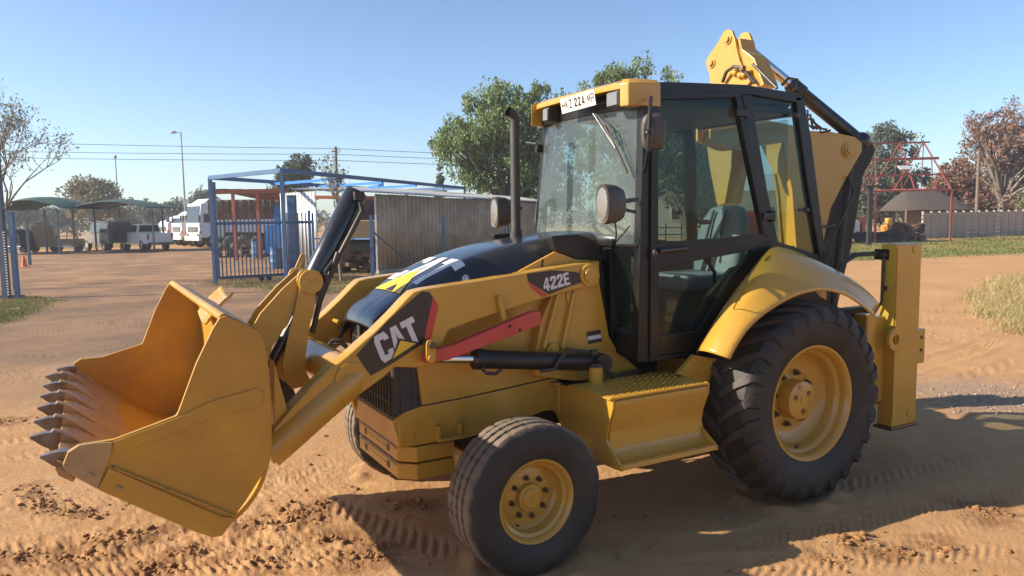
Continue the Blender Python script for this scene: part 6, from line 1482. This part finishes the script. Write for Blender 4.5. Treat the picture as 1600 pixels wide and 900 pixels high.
t = thing('thatched_hut', 'dark thatched hut roof behind the red frame and wall', 'hut', S_(1447, 345, 60), 60.0); kx = 60/F
q = MB(); ev, rz_ = Z_(1400, 329, 60), Z_(1430, 297, 60)
secs = []
for k_ in range(7):
    f_ = k_/6; hw_ = 65*kx*(1-f_)+20*kx*f_; dw = 2.6*(1-f_)+.25*f_; z = ev+(rz_-ev)*f_+.12*math.sin(f_*math.pi); cx = -14*kx*f_
    secs.append([(cx+hw_*math.copysign(abs(math.cos(a))**.7, math.cos(a)), dw*math.copysign(abs(math.sin(a))**.7, math.sin(a)), z+rng.normal()*.02) for a in [2*math.pi*i/28 for i in range(28)]])
q.loft(secs, closed=True); q.build('thatch_roof', THAT, t, smooth=50)
q = MB(); q.box((.8, .4, ev/2), (3.6, 2.6, ev)); q.build('hut_wall', nmat('hut_plaster', (.16, .12, .09), .9), t)
for x in (-2.6, -1.2, 2.6):
    q = MB(); q.tube([(x, -1.9, 0), (x, -1.9, ev+.1)], .09, 8); q.build('pole', WOOD, t)
t = thing('steel_column', 'black steel column with a flat head plate by the red frame', 'column', S_(1358, 362, 43), 43.0); q = MB(); z = Z_(1358, 291, 43); q.box((0, 0, z/2), (.22, .22, z)); q.build('shaft', DARK, t); q = MB(); q.box((0, 0, z), (1.0, .3, .10)); q.build('head_plate', DARK, t)
t = thing('plough_machine', 'low dark farm implement on the lawn edge behind the stabilizer', 'implement', S_(1385, 372, 48), 48.0)
q = MB(); q.box((-.8, 0, .45), (3.2, 1.0, .35)); q.build('frame', DARK, t, bevel=.04); q = MB(); q.box((-2.1, 0, .9), (.5, .7, .9)); q.build('hopper', ZINL, t, bevel=.05); q = MB(); q.box((-1.6, -.1, 1.1), (.25, .5, 1.0)); q.build('guard', ORNG, t, bevel=.04)
for i in range(6):
    q = MB(); q.tube([(-2.0+i*.5, -.5, .35), (-2.0+i*.5, -.42, .35)], .34, 18); q.build('disc', DARK, t)
t = thing('orange_loader', 'small orange machine with a dark bucket by the scrap row', 'machine', S_(1390, 366, 50), 50.0)
q = MB(); q.box((0, 0, .8), (.8, .9, .5)); q.build('hood', nmat('machine_orange', (.65, .24, .03), .5), t, bevel=.06); q = MB(); q.box((-.1, 0, 1.25), (.28, .5, .5)); q.build('seat_guard', nmat('machine_yellow', (.6, .35, .05), .5), t, bevel=.04); q = MB(); q.box((.4, -.4, .55), (1.1, .5, .6)); q.build('bucket', DARK, t, bevel=.1)
for x in (-.3, .35):
    q = MB(); q.tube([(x, -.5, .35), (x, -.3, .35)], .35, 18); q.build('wheel', DARK, t)
t = thing('scrap_row', 'row of rusty scrap drums and discs left of the concrete wall', 'scrap', S_(1418, 370, 49), 49.0)
for i in range(34):
    q = MB(); x = random.uniform(-1.0, .9); zc = random.uniform(.1, 1.05)
    if i % 2: q.tube([(x, -.3, zc), (x, -.15, zc)], random.uniform(.14, .3), 14)
    else: q.box((x, 0, zc), (random.uniform(.2, .6), .5, random.uniform(.1, .4)), Matrix.Rotation(random.uniform(-.6, .6), 3, 'Y'))
    q.build('scrap_piece', JUNK if i % 3 else DARK, t)
# behind the cab: cream house, red container, fence bits
t = thing('cream_house', 'low cream house seen through the cab windows', 'house', S_(1130, 345, 66), 66.0)
q = MB(); q.box((0, 0, 1.9), (13.5, 5, 3.8)); hw = q.build('wall', CREAM, t); q = MB(); q.prism([(-3.2, 3.8), (3.2, 3.8), (0, 5.3)], 'x', -7.1, 7.1); q.build('roof', ZINL, t)
for x in (-4.5, -1.0, 3.0, 5.5):
    q = MB(); q.box((x, -2.5, 2.0), (1.3, .06, 1.1)); f_ = q.build('window', WHITE, t); q = MB(); q.box((x, -2.54, 2.0), (1.1, .04, .9)); q.build('pane', CARG, f_)
t = thing('red_container', 'red metal container seen through the cab behind the seat', 'container', S_(1166, 365, 44), 44.0)
q = MB(); q.box((0, 0, 1.1), (1.0, 2.0, 2.0)); q.build('body', nmat('container_red', (.50, .06, .04), .5, var=.1), t, bevel=.02)
for i in range(5):
    q = MB(); q.box((-.4+i*.2, -1.015, 1.1), (.06, .03, 1.8)); q.build('rib', nmat('container_red', (.50, .06, .04), .5), t)
t = thing('trailer_rack', 'dark open trailer rack seen through the cab door glass', 'trailer', S_(1065, 372, 38), 38.0)
for z in (.6, .95, 1.3):
    q = MB(); q.bar((-1.6, 0, z), (1.3, 0, z), .05, .05); q.build('rail', DARK, t)
for x in (-1.6, -.8, 0, .7, 1.3):
    q = MB(); q.bar((x, 0, .3), (x, 0, 1.5), .05, .05); q.build('stake', DARK if x < 1 else BLUE, t)
for x in (-1.0, .8):
    q = MB(); q.tube([(x, -.5, .35), (x, -.3, .35)], .35, 18); q.build('wheel', DARK, t)
